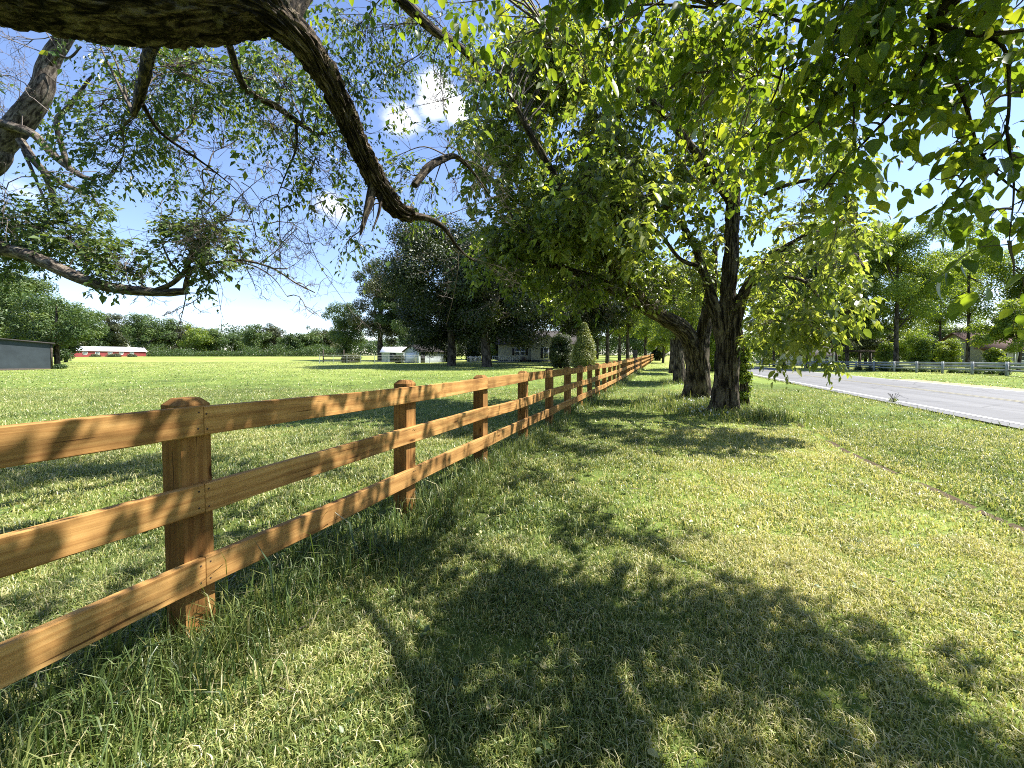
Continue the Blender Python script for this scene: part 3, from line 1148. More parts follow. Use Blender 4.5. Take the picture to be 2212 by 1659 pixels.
tag(dm.build('dirt_shoulder', M_dirt), kind='structure')


sm_ = MB()
us = np.arange(2.2, 13.0, 0.06)
yy_ = uv2xy(us, 2.85 + 0 * us)[1]
ctr = 2.85 + 0.12 * np.sin(yy_ * 0.7)
hw_ = .028 + .03 * vnoise(np.stack([us * 2.5, us * 0], -1), 17)
pa, pb = uv2xy(us, ctr - hw_).T, uv2xy(us, ctr + hw_).T
P = np.stack([pa, pb], 1).reshape(-1, 2)
P3 = np.concatenate([P, (gz(P[:, 0], P[:, 1]) + 0.03)[:, None]], 1)
k = np.arange(len(us) - 1)
k = k[vnoise(np.stack([us[:-1] * 1.1, us[:-1] * 0], -1), 19) > .36][:, None] * 2
sm_.add(P3, k + [0, 1, 3, 2])
M_soil = mat_plain('dark_thatch_soil', (0.075, 0.055, 0.035), 0.95, 0.4, 30.0, 0.1, 0.6)
tag(sm_.build('soil_crease', M_soil), kind='structure')


# ================================================================== GRASS
def blades(mb, P, h, wd, lean, tint, simple=False):
    n = len(P)
    th = RNG.uniform(0, 2 * pi, n)
    W = np.stack([np.cos(th), np.sin(th), np.zeros(n)], -1) * (wd * 0.5)[:, None]
    ph = th + RNG.normal(size=n) * 0.8 + pi / 2
    Ld = np.stack([np.cos(ph), np.sin(ph), np.zeros(n)], -1)
    up = np.sqrt(np.clip(1 - np.minimum(lean, .98) ** 2, 0.02, 1))
    tip = P + Ld * (lean * h)[:, None]
    tip[:, 2] += h * up
    if simple:
        V = np.stack([P - W, P + W, tip], 1).reshape(-1, 3)
        Fc = (np.arange(n)[:, None] * 3 + np.array([[0, 1, 2]]))
        mb.add(V, Fc, None, np.repeat(tint, 3))
        return
    mid = P + Ld * (lean * h * 0.30)[:, None]
    mid[:, 2] += h * (0.35 + 0.35 * up)
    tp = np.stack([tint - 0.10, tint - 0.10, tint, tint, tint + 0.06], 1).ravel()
    V = np.stack([P - W, P + W, mid - W * 0.8, mid + W * 0.8, tip], 1).reshape(-1, 3)
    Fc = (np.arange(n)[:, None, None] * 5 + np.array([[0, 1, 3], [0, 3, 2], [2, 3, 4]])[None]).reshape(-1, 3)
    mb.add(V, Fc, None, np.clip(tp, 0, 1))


def sample_wedge(n, y0, y1, half=1.5, pad=0.8):
    t = RNG.random(n)
    a, b = half / 2, pad
    f0, f1 = a * y0 * y0 + b * y0, a * y1 * y1 + b * y1
    q = f0 + (f1 - f0) * t
    y = (-b + np.sqrt(b * b + 4 * a * q)) / (2 * a)
    x = RNG.uniform(-1, 1, n) * (half * y + pad)
    return x, y


gm_ = MB()
for (n, y0, y1, h0, w0, simple) in ((430000, 0.75, 3.2, 0.036, 0.0052, False), (420000, 3.2, 8.0, 0.043, 0.0085, False), (330000, 8.0, 18.0, 0.045, 0.017, True), (260000, 18.0, 62.0, 0.05, 0.045, True)):
    x, y = sample_wedge(n, y0, y1)
    v = x * CA - y * SA
    cl_ = fbm(np.stack([x, y], -1) * 3.0, 61, 3)
    cl2 = fbm(np.stack([x, y], -1) * 11.0, 67, 2)
    keep = ((v < 6.9) | (v > 15.4)) & (RNG.random(n) < np.clip(0.55 + 2.4 * (cl_ - 0.40) + 1.4 * (cl2 - .5), 0.3, 1))
    keep &= (np.abs(v - 2.85 - 0.12 * np.sin(y * 0.7)) > .075) | (y > 14) | (RNG.random(n) < .15)
    if y0 > 15:
        keep &= (v < 3.5) | (v > 15.4)
    x, y, v, cl_ = x[keep], y[keep], v[keep], cl_[keep]
    n = len(x)
    d = dry(x, y)
    h = h0 * np.exp(RNG.normal(size=n) * 0.35) * (0.55 + 1.0 * cl_) * np.where(v < -2.6, 1.25, 1.0)
    tint = 0.38 + 0.30 * d + RNG.normal(size=n) * 0.15 - 0.16 * (cl_ - .5)
    straw = RNG.random(n) < np.clip(0.12 + 0.30 * d, 0.05, 0.45)
    tint = np.where(straw, RNG.uniform(0.68, 1.0, n), tint)
    lean = np.where(straw & (RNG.random(n) < 0.7), RNG.uniform(0.75, 0.98, n), RNG.uniform(0.35, 0.97, n))
    P = np.stack([x, y, gz(x, y) - 0.004 + straw * RNG.uniform(0, 0.018, n)], -1)
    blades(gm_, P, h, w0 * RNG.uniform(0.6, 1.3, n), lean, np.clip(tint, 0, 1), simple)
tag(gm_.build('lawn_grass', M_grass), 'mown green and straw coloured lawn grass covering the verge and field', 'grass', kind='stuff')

# long grass left standing along the fence, round the trunks and on the verge
tg = MB()


def tufts(cx, cy, ntuft, sx, nb, h, wd, tint, spread=0.06):
    k = np.repeat(np.arange(len(cx)), nb)
    n = len(k)
    x = cx[k] + RNG.normal(size=n) * spread
    y = cy[k] + RNG.normal(size=n) * spread
    hh = h[k] * np.exp(RNG.normal(size=n) * .28)
    tt = np.clip(tint + RNG.normal(size=len(cx))[k] * .09 + RNG.normal(size=n) * .10, 0.02, .8)
    tt = np.where(RNG.random(n) < .07, RNG.uniform(.75, .98, n), tt)
    P = np.stack([x, y, gz(x, y) - .01], -1)
    blades(tg, P, hh, wd * RNG.uniform(.6, 1.3, n), RNG.beta(2.2, 1.8, n) * .97, tt)


# low broad leaved weeds and dead leaves in the turf
x, y = sample_wedge(420, 1.0, 9)
v = x * CA - y * SA
x, y = x[v < 6.5], y[v < 6.5]
k = np.repeat(np.arange(len(x)), 9)
th = RNG.uniform(0, 2 * pi, len(k))
P = np.stack([x[k], y[k], gz(x[k], y[k]) + .018 + RNG.random(len(k)) * .02], -1)
P[:, :2] += RNG.normal(size=(len(k), 2)) * .02
D = np.stack([np.cos(th), np.sin(th), RNG.uniform(.1, .7, len(k))], -1)
s_ = RNG.uniform(.018, .042, len(k))
leaves_mid(tg, P, D, np.array([0, 0, 1.]) + RNG.normal(size=P.shape) * .25, s_, s_ * .6, np.clip(.2 + RNG.normal(size=len(k)) * .1, 0.02, 1))
x, y = sample_wedge(300, 1.0, 10)
v = x * CA - y * SA
x, y = x[v < 6.5], y[v < 6.5]
P = np.stack([x, y, gz(x, y) + .03], -1)
s_ = RNG.uniform(.03, .06, len(x))
leaves_mid(tg, P, rdir(len(x)) * np.array([1, 1, .25]), np.array([0, 0, 1.]) + RNG.normal(size=P.shape) * .4, s_, s_ * .6, RNG.uniform(.74, .95, len(x)))
x, y = sample_wedge(70, 1.0, 7)
v = x * CA - y * SA
x, y = x[v < 6.5], y[v < 6.5]
a_ = rdir(len(x)) * np.array([1, 1, 0.06]) * RNG.uniform(.08, .3, (len(x), 1))
P = np.stack([x, y, gz(x, y) + .035], -1)
t_ = np.linspace(0, 1, 5)[None, :, None]
tk = MB()
thin_tubes(tk, P[:, None] + a_[:, None] * t_ + RNG.normal(size=(len(x), 5, 3)) * .006, np.full((len(x), 5), .0028))
tag(tk.build('fallen_twigs', M_twig_dead), 'thin fallen twigs scattered on the mown grass', 'twigs', kind='stuff')
# along the fence (nearest stretch thickest)
u = RNG.uniform(-0.6, 9, 620)
off = RNG.normal(size=620) * 0.21 + 0.08
c = uv2xy(u, -2.36 + off)
tufts(c[0], c[1], 0, 0, 26, 0.15 * (0.45 + 1.1 * RNG.random(620)), 0.0055, 0.26)
u = RNG.uniform(-0.7, 2.4, 210)
c = uv2xy(u, -2.05 + RNG.normal(size=210) * 0.30)
tufts(c[0], c[1], 0, 0, 30, 0.12 * (0.5 + 1.0 * RNG.random(210)), 0.0055, 0.22)
u = RNG.uniform(9, 40, 700)
c = uv2xy(u, -2.38 + RNG.normal(size=700) * 0.16)
tufts(c[0], c[1], 0, 0, 16, 0.20 * (0.5 + .9 * RNG.random(700)), 0.012, 0.3)
# broad blades, few and lush
u = RNG.uniform(-0.7, 5, 60)
c = uv2xy(u, -2.2 + RNG.normal(size=60) * 0.22)
tufts(c[0], c[1], 0, 0, 9, 0.24 * (0.6 + .6 * RNG.random(60)), 0.011, 0.16)
# round the trunks
for (px, dep, n, sp) in ((1558, 10.3, 260, .7), (1515, 11.6, 180, .6), (1500, 13.7, 160, .7), (1640, 9.6, 120, .5), (1467, 21.5, 120, .8), (1420, 12.0, 90, .7)):
    b = at(px, 774, dep)
    cx = b[0] + RNG.normal(size=n) * sp
    cy = b[1] + RNG.normal(size=n) * sp
    tufts(cx, cy, 0, 0, 16, 0.20 * (.5 + .8 * RNG.random(n)), 0.013, 0.34, .1)
# lawn clumps here and there
x, y = sample_wedge(260, 1.6, 12)
v = x * CA - y * SA
k = (v > -1.6) & (v < 6.4)
x, y = x[k], y[k]
tufts(x, y, 0, 0, 14, 0.075 * (.6 + .8 * RNG.random(len(x))), 0.007, 0.28, .05)
# greener, coarser verge past the crease
u = RNG.uniform(1.5, 26, 620)
c = uv2xy(u, 2.95 + np.abs(RNG.normal(size=620)) * 1.2)
k = (c[0] * CA - c[1] * SA) < 6.7
tufts(c[0][k], c[1][k], 0, 0, 12, 0.085 * (.5 + .8 * RNG.random(k.sum())), 0.010, 0.4, .07)
# ragged edge by the asphalt
u = RNG.uniform(2, 40, 500)
c = uv2xy(u, 6.82 + RNG.normal(size=500) * .07)
tufts(c[0], c[1], 0, 0, 10, 0.09 * (.5 + .8 * RNG.random(500)), 0.012, 0.45, .05)
tag(tg.build('tall_grass', M_grass), 'longer uncut tufts of grass along the fence and round the tree trunks', 'grass', kind='stuff')


# ================================================================== WOODEN FENCE
FV = -2.365
us_ = [-1.0 - 0.0, 1.30]
while us_[-1] < 76:
    us_.append(us_[-1] + 1.63 + RNG.normal() * 0.02)
us_ = np.array(us_)
# measured positions of the first posts along the fence line
meas = [1.26, 3.07, 4.72, 6.40, 8.06, 9.72, 11.2, 12.8]
us_[1:1 + len(meas)] = meas
us_[1 + len(meas):] = 12.8 + 1.62 * (1 + np.arange(len(us_) - 1 - len(meas)))
us_[0] = -0.55
p0 = uv2xy(us_[1], FV)
fence = thing('wooden_fence', 'long three rail orange stained timber fence running along the lawn', 'fence', (p0[0], p0[1], 0))
for k, uu in enumerate(us_):
    x, y = uv2xy(uu, FV)
    g = float(gz(x, y, False))
    hs = 0.073 + RNG.normal() * 0.001
    top = 1.285 + RNG.normal() * 0.012
    hts = [-0.08, 0.4, 0.8, top - 0.034, top - 0.03, top - 0.004, top]
    wds = [hs, hs, hs, hs, hs - 0.003, hs - 0.026, hs - 0.03]
    tw = RNG.normal() * 0.03
    lx, ly = RNG.normal() * 0.008, RNG.normal() * 0.008
    V, UVs = [], []
    for h, hw in zip(hts, wds):
        for (a, b) in ((-1, -1), (1, -1), (1, 1), (-1, 1)):
            a2, b2 = a * cos(tw) - b * sin(tw), a * sin(tw) + b * cos(tw)
            q = uv2xy(uu + a2 * hw + lx * h, FV + b2 * hw + ly * h)
            V.append([q[0], q[1], g + h])
    Fc, nV, UVl = [], [], []
    pm = MB()
    V = np.array(V)
    for lvl in range(len(hts) - 1):
        for e in range(4):
            q = [lvl * 4 + e, lvl * 4 + (e + 1) % 4, lvl * 4 + 4 + (e + 1) % 4, lvl * 4 + 4 + e]
            pm.add(V[q], [[0, 1, 2, 3]], [[hts[lvl], e * .31], [hts[lvl], e * .31 + .15], [hts[lvl + 1], e * .31 + .15], [hts[lvl + 1], e * .31]])
    q = [len(hts) * 4 - 4 + e for e in range(4)]
    pm.add(V[q], [[0, 1, 2, 3]], [[0, 2], [.1, 2], [.1, 2.1], [0, 2.1]])
    pm.build('post', M_wood_post, fence)


def rail(u0, u1, zc0, zc1, hgt=0.150, thick=0.042):
    n = max(4, int((u1 - u0) / 0.28))
    t = np.linspace(0, 1, n + 1)
    uu = u0 + (u1 - u0) * t
    s1, s2, s3 = RNG.normal(), RNG.normal(), RNG.normal()
    zc = zc0 + (zc1 - zc0) * t + 0.009 * s1 * np.sin(pi * t) + .005 * s2 * np.sin(2 * pi * t)
    vo = FV + 0.075 + 0.007 * s3 * np.sin(pi * t)
    x, y = uv2xy(uu, vo + thick / 2)
    g = gz(x, y, False)
    e = 0.004
    cs = [(0, -hgt / 2), (0, hgt / 2), (thick - e, hgt / 2), (thick, hgt / 2 - e), (thick, -hgt / 2 + e), (thick - e, -hgt / 2)]
    V, UVs = [], []
    per = 0
    rm_ = MB()
    uvw = [0, .15, .19, .195, .34, .345]
    for k2, (a, b) in enumerate(cs):
        q = uv2xy(uu, vo + a)
        wv = 0.0012 * RNG.normal(size=n + 1)
        V.append(np.stack([q[0], q[1], g + zc + b + wv], -1))
    V = np.array(V)          # 6,n+1,3
    for k2 in range(6):
        a, b = V[k2], V[(k2 + 1) % 6]
        P = np.stack([a, b], 1).reshape(-1, 3)
        wa = uvw[k2]
        wb = uvw[k2 + 1] if k2 < 5 else .39
        U = np.stack([np.repeat(uu, 2), np.tile([wa, wb], n + 1)], -1)
        kk = np.arange(n)[:, None] * 2
        rm_.add(P, kk + [0, 2, 3, 1], U)
    rm_.add(V[:, 0], [[0, 1, 2, 3, 4, 5]])
    rm_.add(V[:, -1], [[5, 4, 3, 2, 1, 0]])
    rob = rm_.build('rail', M_wood, fence)
    for uu_k in us_[1:6]:
        for du in ((-.022, .022) if abs(uu_k - u0) < .05 or abs(uu_k - u1) < .05 else (-.012, .012)):
            un = uu_k + du
            if not (u0 + .008 < un < u1 - .008):
                continue
            for hz_ in (-.045, .045):
                zz_ = zc0 + (zc1 - zc0) * (un - u0) / (u1 - u0) + hz_ + RNG.normal() * .004
                p_ = uv2xy(un + RNG.normal() * .003, FV + .075 + thick)
                g_ = float(gz(p_[0], p_[1], False))
                c_ = np.array([p_[0], p_[1], g_ + zz_])
                n_ = np.array([CA, -SA, 0])
                t_ = np.array([SA, CA, 0])
                ring = [c_ + (t_ * cos(a) + np.array([0, 0, 1]) * sin(a)) * .0055 for a in np.linspace(0, 2 * pi, 9)[:-1]]
                nm_ = MB()
                nm_.add(ring + [c_ + n_ * .003], [[q_, (q_ + 1) % 8, 8] for q_ in range(8)])
                nm_.build('nail', M_nail, rob)


GAP = 0.004
for zc, hh in ((1.163, .15), (0.775, .15), (0.378, .152)):
    joints = [-1.75] + [us_[k] for k in range(1, len(us_), 2)]
    joints = [j + (0.004 if j > 0 else 0) for j in joints]
    zprev = zc + RNG.normal() * .006
    for a, b in zip(joints[:-1], joints[1:]):
        zn = zc + RNG.normal() * .008
        rail(a + GAP / 2, b - GAP / 2, zprev, zn, hh * RNG.uniform(.98, 1.02))
        zprev = zn + RNG.normal() * .004
# two taller dark gate posts further down
for uu in (31.2, 33.4):
    x, y = uv2xy(uu, FV + .02)
    g = float(gz(x, y, False))
    gp = MB()
    tube(gp, [[x, y, g - .1], [x, y, g + 1.2], [x, y, g + 1.86]], [.10, .095, .09], seg=10, step=.2, lump=.03)
    ob = gp.build('gate_post', M_dark_wood, None, True)
    tag(ob, 'tall dark gate post standing in the orange fence line, ' + ('nearer' if uu < 32 else 'farther') + ' of the two', 'gate post', 'dark gate posts in the fence')

# ================================================================== NEAR TREES
def pth(*pts):
    return [at(*p) for p in pts]


# ---- old tree left of the frame whose thick limb crosses the top left
T0 = NearTree('old_tree', 'old tree whose thick dark furrowed limb crosses the upper left and droops over the fence', (-6.6, 1.0, -0.05), M_bark_dark, M_leaf_elm, M_twig)
T0.limb([[-6.6, 1.0, -.1], [-6.6, 1.0, .8], [-6.5, 1.1, 2.0], [-6.1, 1.5, 3.3], [-5.2, 2.2, 4.35]], [.62, .50, .44, .38, .30], part='trunk', seg=40, step=.08, ridge=.022, rfreq=24)
limbP = [[-5.5, 2.0, 4.1]] + pth((-20, -38, 3.02), (250, 4, 3.12), (420, 12, 3.2), (540, 14, 3.28), (600, 40, 3.34), (655, 92, 3.42), (705, 165, 3.6), (745, 245, 3.8), (785, 335, 4.0), (822, 405, 4.2), (858, 452, 4.35), (890, 466, 4.5))
T0.limb(limbP, [.30, .262, .262, .255, .205, .15, .12, .108, .102, .10, .10, .09, .07], seg=120, step=.018, ridge=.026, rfreq=48, lump=.06)
T0.limb(pth((885, 465, 4.48), (930, 474, 4.65), (962, 496, 4.8), (985, 530, 5.0), (1012, 556, 5.1), (1040, 570, 5.3)), [.055, .036, .028, .02, .014, .006], seg=10, step=.05, ridge=.003)
T0.limb(pth((805, 400, 4.15), (800, 425, 4.1), (793, 455, 4.06), (785, 485, 4.03), (778, 508, 4.0)), [.05, .046, .038, .026, .012], part='broken_stub', seg=14, step=.03, ridge=.006)
T0.limb(pth((823, 400, 4.2), (822, 440, 4.15), (815, 470, 4.1), (803, 500, 4.05)), [.03, .02, .012, .006], part='broken_stub', seg=8, step=.05)
T0.limb(pth((895, 400, 4.6), (925, 362, 4.8), (955, 345, 5.0), (985, 338, 5.3), (1020, 370, 5.5), (1060, 425, 5.8)), [.04, .05, .046, .035, .022, .008], seg=10, step=.06, ridge=.003)
T0.limb(pth((330, 92, 3.5), (318, 130, 3.9), (312, 170, 4.2), (300, 215, 4.5), (288, 248, 4.7)), [.05, .052, .05, .046, .03], seg=12, step=.06, ridge=.004)
T0.limb(pth((308, 225, 4.5), (345, 285, 4.8), (400, 325, 5.0), (450, 360, 5.2), (500, 400, 5.4)), [.025, .02, .016, .012, .006], seg=7, step=.1)
T0.limb(pth((490, 80, 3.6), (530, 190, 4.6), (600, 232, 5.0), (650, 268, 5.3), (690, 292, 5.5)), [.03, .04, .04, .035, .012], seg=9, step=.08)
T0.limb(pth((600, 30, 3.4), (690, -60, 3.7), (820, -40, 4.4), (930, 60, 5.0), (985, 95, 5.4), (1030, 140, 5.8), (1060, 200, 6.2)), [.15, .11, .085, .06, .05, .035, .012], seg=14, step=.06, ridge=.006)
T0.limb(pth((640, 270, 5.2), (640, 320, 5.5), (620, 370, 5.6), (600, 420, 5.7)), [.018, .014, .01, .005], seg=6, step=.1)
for (px, py, r, dep, tau) in [
        (300, 140, 70, 5.6, 1.3), (350, 170, 90, 5.4, 1.5), (250, 250, 70, 5.6, 2.0), (250, 330, 80, 5.5, 2.4), (230, 400, 60, 5.5, 1.6), (330, 240, 80, 5.6, 1.4), (430, 130, 90, 5.0, 1.7), (440, 220, 80, 5.4, 1.6),
        (520, 170, 90, 5.2, 1.7), (560, 260, 80, 5.5, 1.5), (480, 300, 80, 5.6, 1.1), (400, 330, 70, 5.5, .9), (620, 180, 80, 5.0, 1.6), (640, 320, 80, 5.6, 1.2), (570, 360, 70, 5.7, .9), (690, 360, 70, 5.4, 1.2),
        (690, 230, 80, 5.4, 1.4), (650, 430, 60, 5.5, .9), (730, 430, 60, 5.2, 1.0), (770, 500, 45, 4.9, 1.1), (750, 550, 38, 4.8, 1.1), (790, 470, 40, 4.9, .9), (700, 110, 80, 5.2, 1.3), (770, 60, 90, 5.4, 1.3), (770, 190, 80, 5.4, 1.2),
        (850, 60, 90, 5.6, 1.2), (840, 170, 60, 5.6, .9), (900, 40, 80, 5.8, 1.2), (960, 90, 80, 6.0, 1.2), (800, 290, 50, 5.4, .8), (850, 340, 55, 5.4, 1.1), (900, 400, 60, 5.3, 1.3), (860, 400, 50, 5.0, 1.1), (930, 430, 50, 5.4, 1.0),
        (960, 330, 60, 6.0, 1.1), (1000, 270, 70, 6.4, 1.3), (1020, 180, 80, 6.4, 1.4), (940, 480, 35, 5.2, .7), (420, 430, 55, 5.8, .7), (500, 380, 60, 5.8, .8), (300, 420, 45, 5.5, 1.0), (740, 330, 60, 5.2, 1.0), (180, 110, 50, 5.8, .7), (140, 60, 60, 5.6, .5),
        (560, 460, 50, 6.0, .5), (610, 540, 40, 6.2, .5), (480, 200, 100, 6.4, .9), (600, 120, 100, 6.2, .9)]:
    rm_ = r / F * dep
    n = .21 * tau * pi * rm_ ** 2 / (.062 * .030 * .5 * .55)
    T0.cluster(at(px, py, dep), rm_, n, .062, clump=7, nl=9, sl=.34, ratio=.48, droop=.45, hang=.5, tint0=.5, tvar=.45)
st, dr_ = [], []
for q in range(26):
    st.append(at(RNG.uniform(380, 760), RNG.uniform(330, 520), RNG.uniform(5.2, 6.0)))
    dr_.append([RNG.normal(), RNG.normal() * .4, -.9])
for (px, py, dep, ax, ay) in [(985, 110, 5.4, -1, 1), (1000, 120, 5.5, -.6, 1), (1015, 150, 5.6, -1, .7), (950, 90, 5.2, -.3, 1), (1010, 350, 5.4, .3, 1), (1040, 400, 5.6, .5, 1), (1000, 345, 5.3, 1, .7), (960, 350, 5.1, .4, 1), (650, 270, 5.2, .4, 1), (620, 240, 5.0, -.1, 1), (560, 215, 4.8, .8, .3), (930, 476, 4.7, 1, -.4), (960, 495, 4.8, 1, .6), (985, 530, 5.0, .2, 1), (890, 440, 4.6, -.4, 1), (500, 400, 5.4, .2, 1), (470, 370, 5.3, -.5, 1), (390, 320, 5.0, .3, 1)]:
    st.append(at(px, py, dep))
    dr_.append([ax, RNG.normal() * .4, -ay])
dtm = MB()
dead_twigs(dtm, st, dr_, RNG.uniform(.5, 1.0, len(st)), np.full(len(st), .008), 4, 4, .9)
n = 6000  # unseen back of the crown, added to block sky light from behind
q = np.stack([RNG.uniform(-13, 0, n), RNG.uniform(-8, 1.0, n), RNG.uniform(3.6, 10, n)], -1)
q = q[(((q - np.array([-6.5, -2.8, 6.2])) / np.array([6.5, 5.4, 3.6])) ** 2).sum(-1) < 1]
q = q[drop_lit(q, 1.0)]
px, py, zc = proj(q)
q = q[~((zc > .1) & (px > -80) & (px < 2300) & (py > -120))]
spray_leaves(T0.leaf, None, q, rdir(len(q)), RNG.uniform(.3, .5, len(q)), 8, .12, ratio=.5, droop=.4, hang=.5, tint0=.5, tvar=.4)
r0 = T0.finish()
dtm.build('dead_twigs', M_twig_dead, r0)

# ---- tree out of frame on the far left: sunlit grey limb and a long low limb over the field
T1 = NearTree('field_edge_tree', 'grey limbed tree at the left edge with a long low bough reaching over the field', (-15.5, 8.2, -0.05), M_bark_grey, M_leaf_field, M_twig)
T1.limb([[-15.5, 8.2, -.1], [-15.4, 8.2, 1.2], [-15.2, 8.2, 2.6], [-15.0, 8.3, 4.4], [-14.6, 8.3, 6.0]], [.62, .5, .46, .42, .34], part='trunk', seg=24, step=.15, ridge=.015)
D1 = 8.4
T1.limb([[-15.0, 8.3, 4.4]] + pth((-60, 372, D1), (0, 312, D1), (40, 270, D1), (72, 228, D1), (92, 190, D1), (100, 150, D1), (118, 112, D1), (140, 80, D1), (165, 30, D1), (190, -40, D1)), [.36, .26, .235, .215, .20, .18, .16, .15, .135, .11, .08], seg=28, step=.06, ridge=.008, rfreq=20)
T1.limb([[-15.1, 8.25, 3.4]] + pth((-90, 500, 8.0), (0, 537, 7.8), (50, 548, 7.7), (105, 570, 7.6), (165, 598, 7.5), (230, 619, 7.4), (300, 628, 7.35), (360, 632, 7.3), (402, 629, 7.3)), [.24, .17, .135, .125, .118, .11, .10, .088, .075, .066], seg=26, step=.05, ridge=.007, rfreq=22)
low = [((340, 626, 7.3), (372, 612, 7.25), (398, 588, 7.2), (412, 560, 7.2), (428, 525, 7.2), (455, 490, 7.25), (500, 462, 7.4)),
       ((400, 628, 7.3), (404, 604, 7.3), (412, 586, 7.3), (440, 572, 7.35), (480, 565, 7.4), (530, 563, 7.5), (590, 580, 7.7), (640, 612, 7.8), (680, 632, 7.9)),
       ((392, 592, 7.2), (370, 570, 7.1), (352, 530, 7.0), (345, 490, 7.0), (350, 450, 7.0)),
       ((500, 563, 7.45), (550, 575, 7.4), (590, 600, 7.4), (620, 640, 7.4)),
       ((440, 500, 7.25), (470, 480, 7.3), (520, 475, 7.4), (570, 485, 7.6)),
       ((428, 525, 7.2), (425, 470, 7.2), (440, 420, 7.3), (455, 380, 7.4))]
lr_ = [.05, .045, .022, .02, .02, .018]
for P_, r_ in zip(low, lr_):
    k = len(P_)
    T1.limb(pth(*P_), list(np.linspace(r_, r_ * .25, k)), seg=9, step=.06, ridge=.002)
up = [((-20, 262, 8.2), (30, 274, 8.2), (72, 290, 8.15), (105, 325, 8.1), (135, 352, 8.1), (175, 380, 8.1), (205, 388, 8.1)),
      ((45, 305, 8.3), (75, 348, 8.2), (105, 378, 8.2), (150, 404, 8.2), (195, 416, 8.2)),
      ((150, 368, 8.1), (135, 320, 8.0), (122, 262, 8.0), (150, 230, 8.0), (172, 200, 8.0), (190, 175, 8.0), (205, 160, 8.0)),
      ((95, 372, 8.2), (110, 410, 8.2), (122, 455, 8.2), (135, 480, 8.2)),
      ((50, 325, 8.2), (70, 370, 8.2), (95, 430, 8.2), (110, 470, 8.2)),
      ((110, 140, 8.3), (125, 120, 8.2), (150, 125, 8.2), (175, 100, 8.2))]
for P_, r_ in zip(up, [.10, .085, .055, .06, .035, .04]):
    k = len(P_)
    T1.limb(pth(*P_), list(np.linspace(r_, r_ * .4, k)), seg=12, step=.06, ridge=.004)
for (px, py, r, dep, tau) in [(30, 480, 60, 8.3, 2.2), (90, 500, 60, 8.2, 2.4), (150, 520, 60, 8.1, 2.2), (60, 530, 40, 8.0, 1.6), (10, 430, 40, 8.4, 1.0), (150, 440, 50, 8.2, 1.3), (190, 500, 40, 8.0, 1.3), (230, 555, 50, 7.6, 1.8), (280, 570, 45, 7.5, 1.9), (250, 590, 35, 7.4, 1.2), (310, 590, 30, 7.4, 1.1), (200, 590, 30, 7.5, 1.0), (200, 540, 40, 7.8, 1.4),
                           (385, 515, 45, 7.2, 2.2), (430, 540, 50, 7.2, 2.2), (480, 520, 50, 7.3, 2.2), (400, 490, 40, 7.1, 1.6), (455, 500, 45, 7.3, 1.8), (520, 540, 35, 7.5, 1.4), (470, 600, 35, 7.3, 1.2), (440, 620, 20, 7.3, .9), (560, 590, 40, 7.6, .6), (370, 545, 35, 7.2, 1.3), (590, 560, 30, 7.7, .5), (10, 230, 50, 8.6, 1.0), (200, 430, 50, 8.2, 1.0), (20, 560, 40, 8.4, 1.3)]:
    rm_ = r / F * dep
    n = .36 * tau * pi * rm_ ** 2 / (.085 * .042 * .5 * .55)
    T1.cluster(at(px, py, dep), rm_, n * 1.2, .085, clump=6, nl=8, sl=.3, ratio=.5, droop=.2, hang=.3, tint0=.55, tvar=.4, lit=False)
st, dr_, ln_ = [], [], []
for (px, py, dep, ax, ay, l_) in [(402, 630, 7.3, .2, 1, .55), (404, 632, 7.3, .5, .8, .5), (640, 612, 7.8, 1, .3, .6), (590, 580, 7.7, 1, .1, .7), (620, 640, 7.4, .8, .4, .5), (560, 570, 7.6, .8, -.3, .8), (570, 485, 7.6, 1, -.2, .8), (455, 380, 7.4, .2, -1, .7), (350, 450, 7, -.1, -1, .6), (300, 625, 7.35, -.5, -1, .6), (280, 620, 7.35, -.1, -1, .9), (500, 462, 7.4, .6, -.7, .8), (300, 628, 7.35, .8, .5, .3),
                                  (205, 388, 8.1, 1, .1, .9), (190, 180, 8, .6, -.6, .9), (130, 270, 8, -.7, -.5, 1.0), (20, 270, 8.2, -.4, -1, 1.2), (60, 285, 8.2, .1, -1, 1.2), (110, 120, 8.3, -1, -.2, 1.0), (80, 215, 8.4, -1, -.5, 1.1), (60, 250, 8.4, -1, .2, 1.2), (100, 160, 8.3, 1, .2, 1.0), (130, 340, 8.1, .8, -.6, 1.1), (85, 380, 8.2, -.6, 1, 1.0), (120, 100, 8.3, -.9, -.5, 1.0), (150, 60, 8.4, -1, .3, 1.1), (170, 205, 8, .9, .2, 1.0)]:
    st.append(at(px, py, dep))
    dr_.append([ax, RNG.normal() * .5, -ay])
    ln_.append(l_ * 1.25)
dtm = MB()
dead_twigs(dtm, st, dr_, np.array(ln_), np.full(len(st), .013), 4, 4, .9)
r1 = T1.finish()
dtm.build('dead_twigs', M_twig_dead, r1)

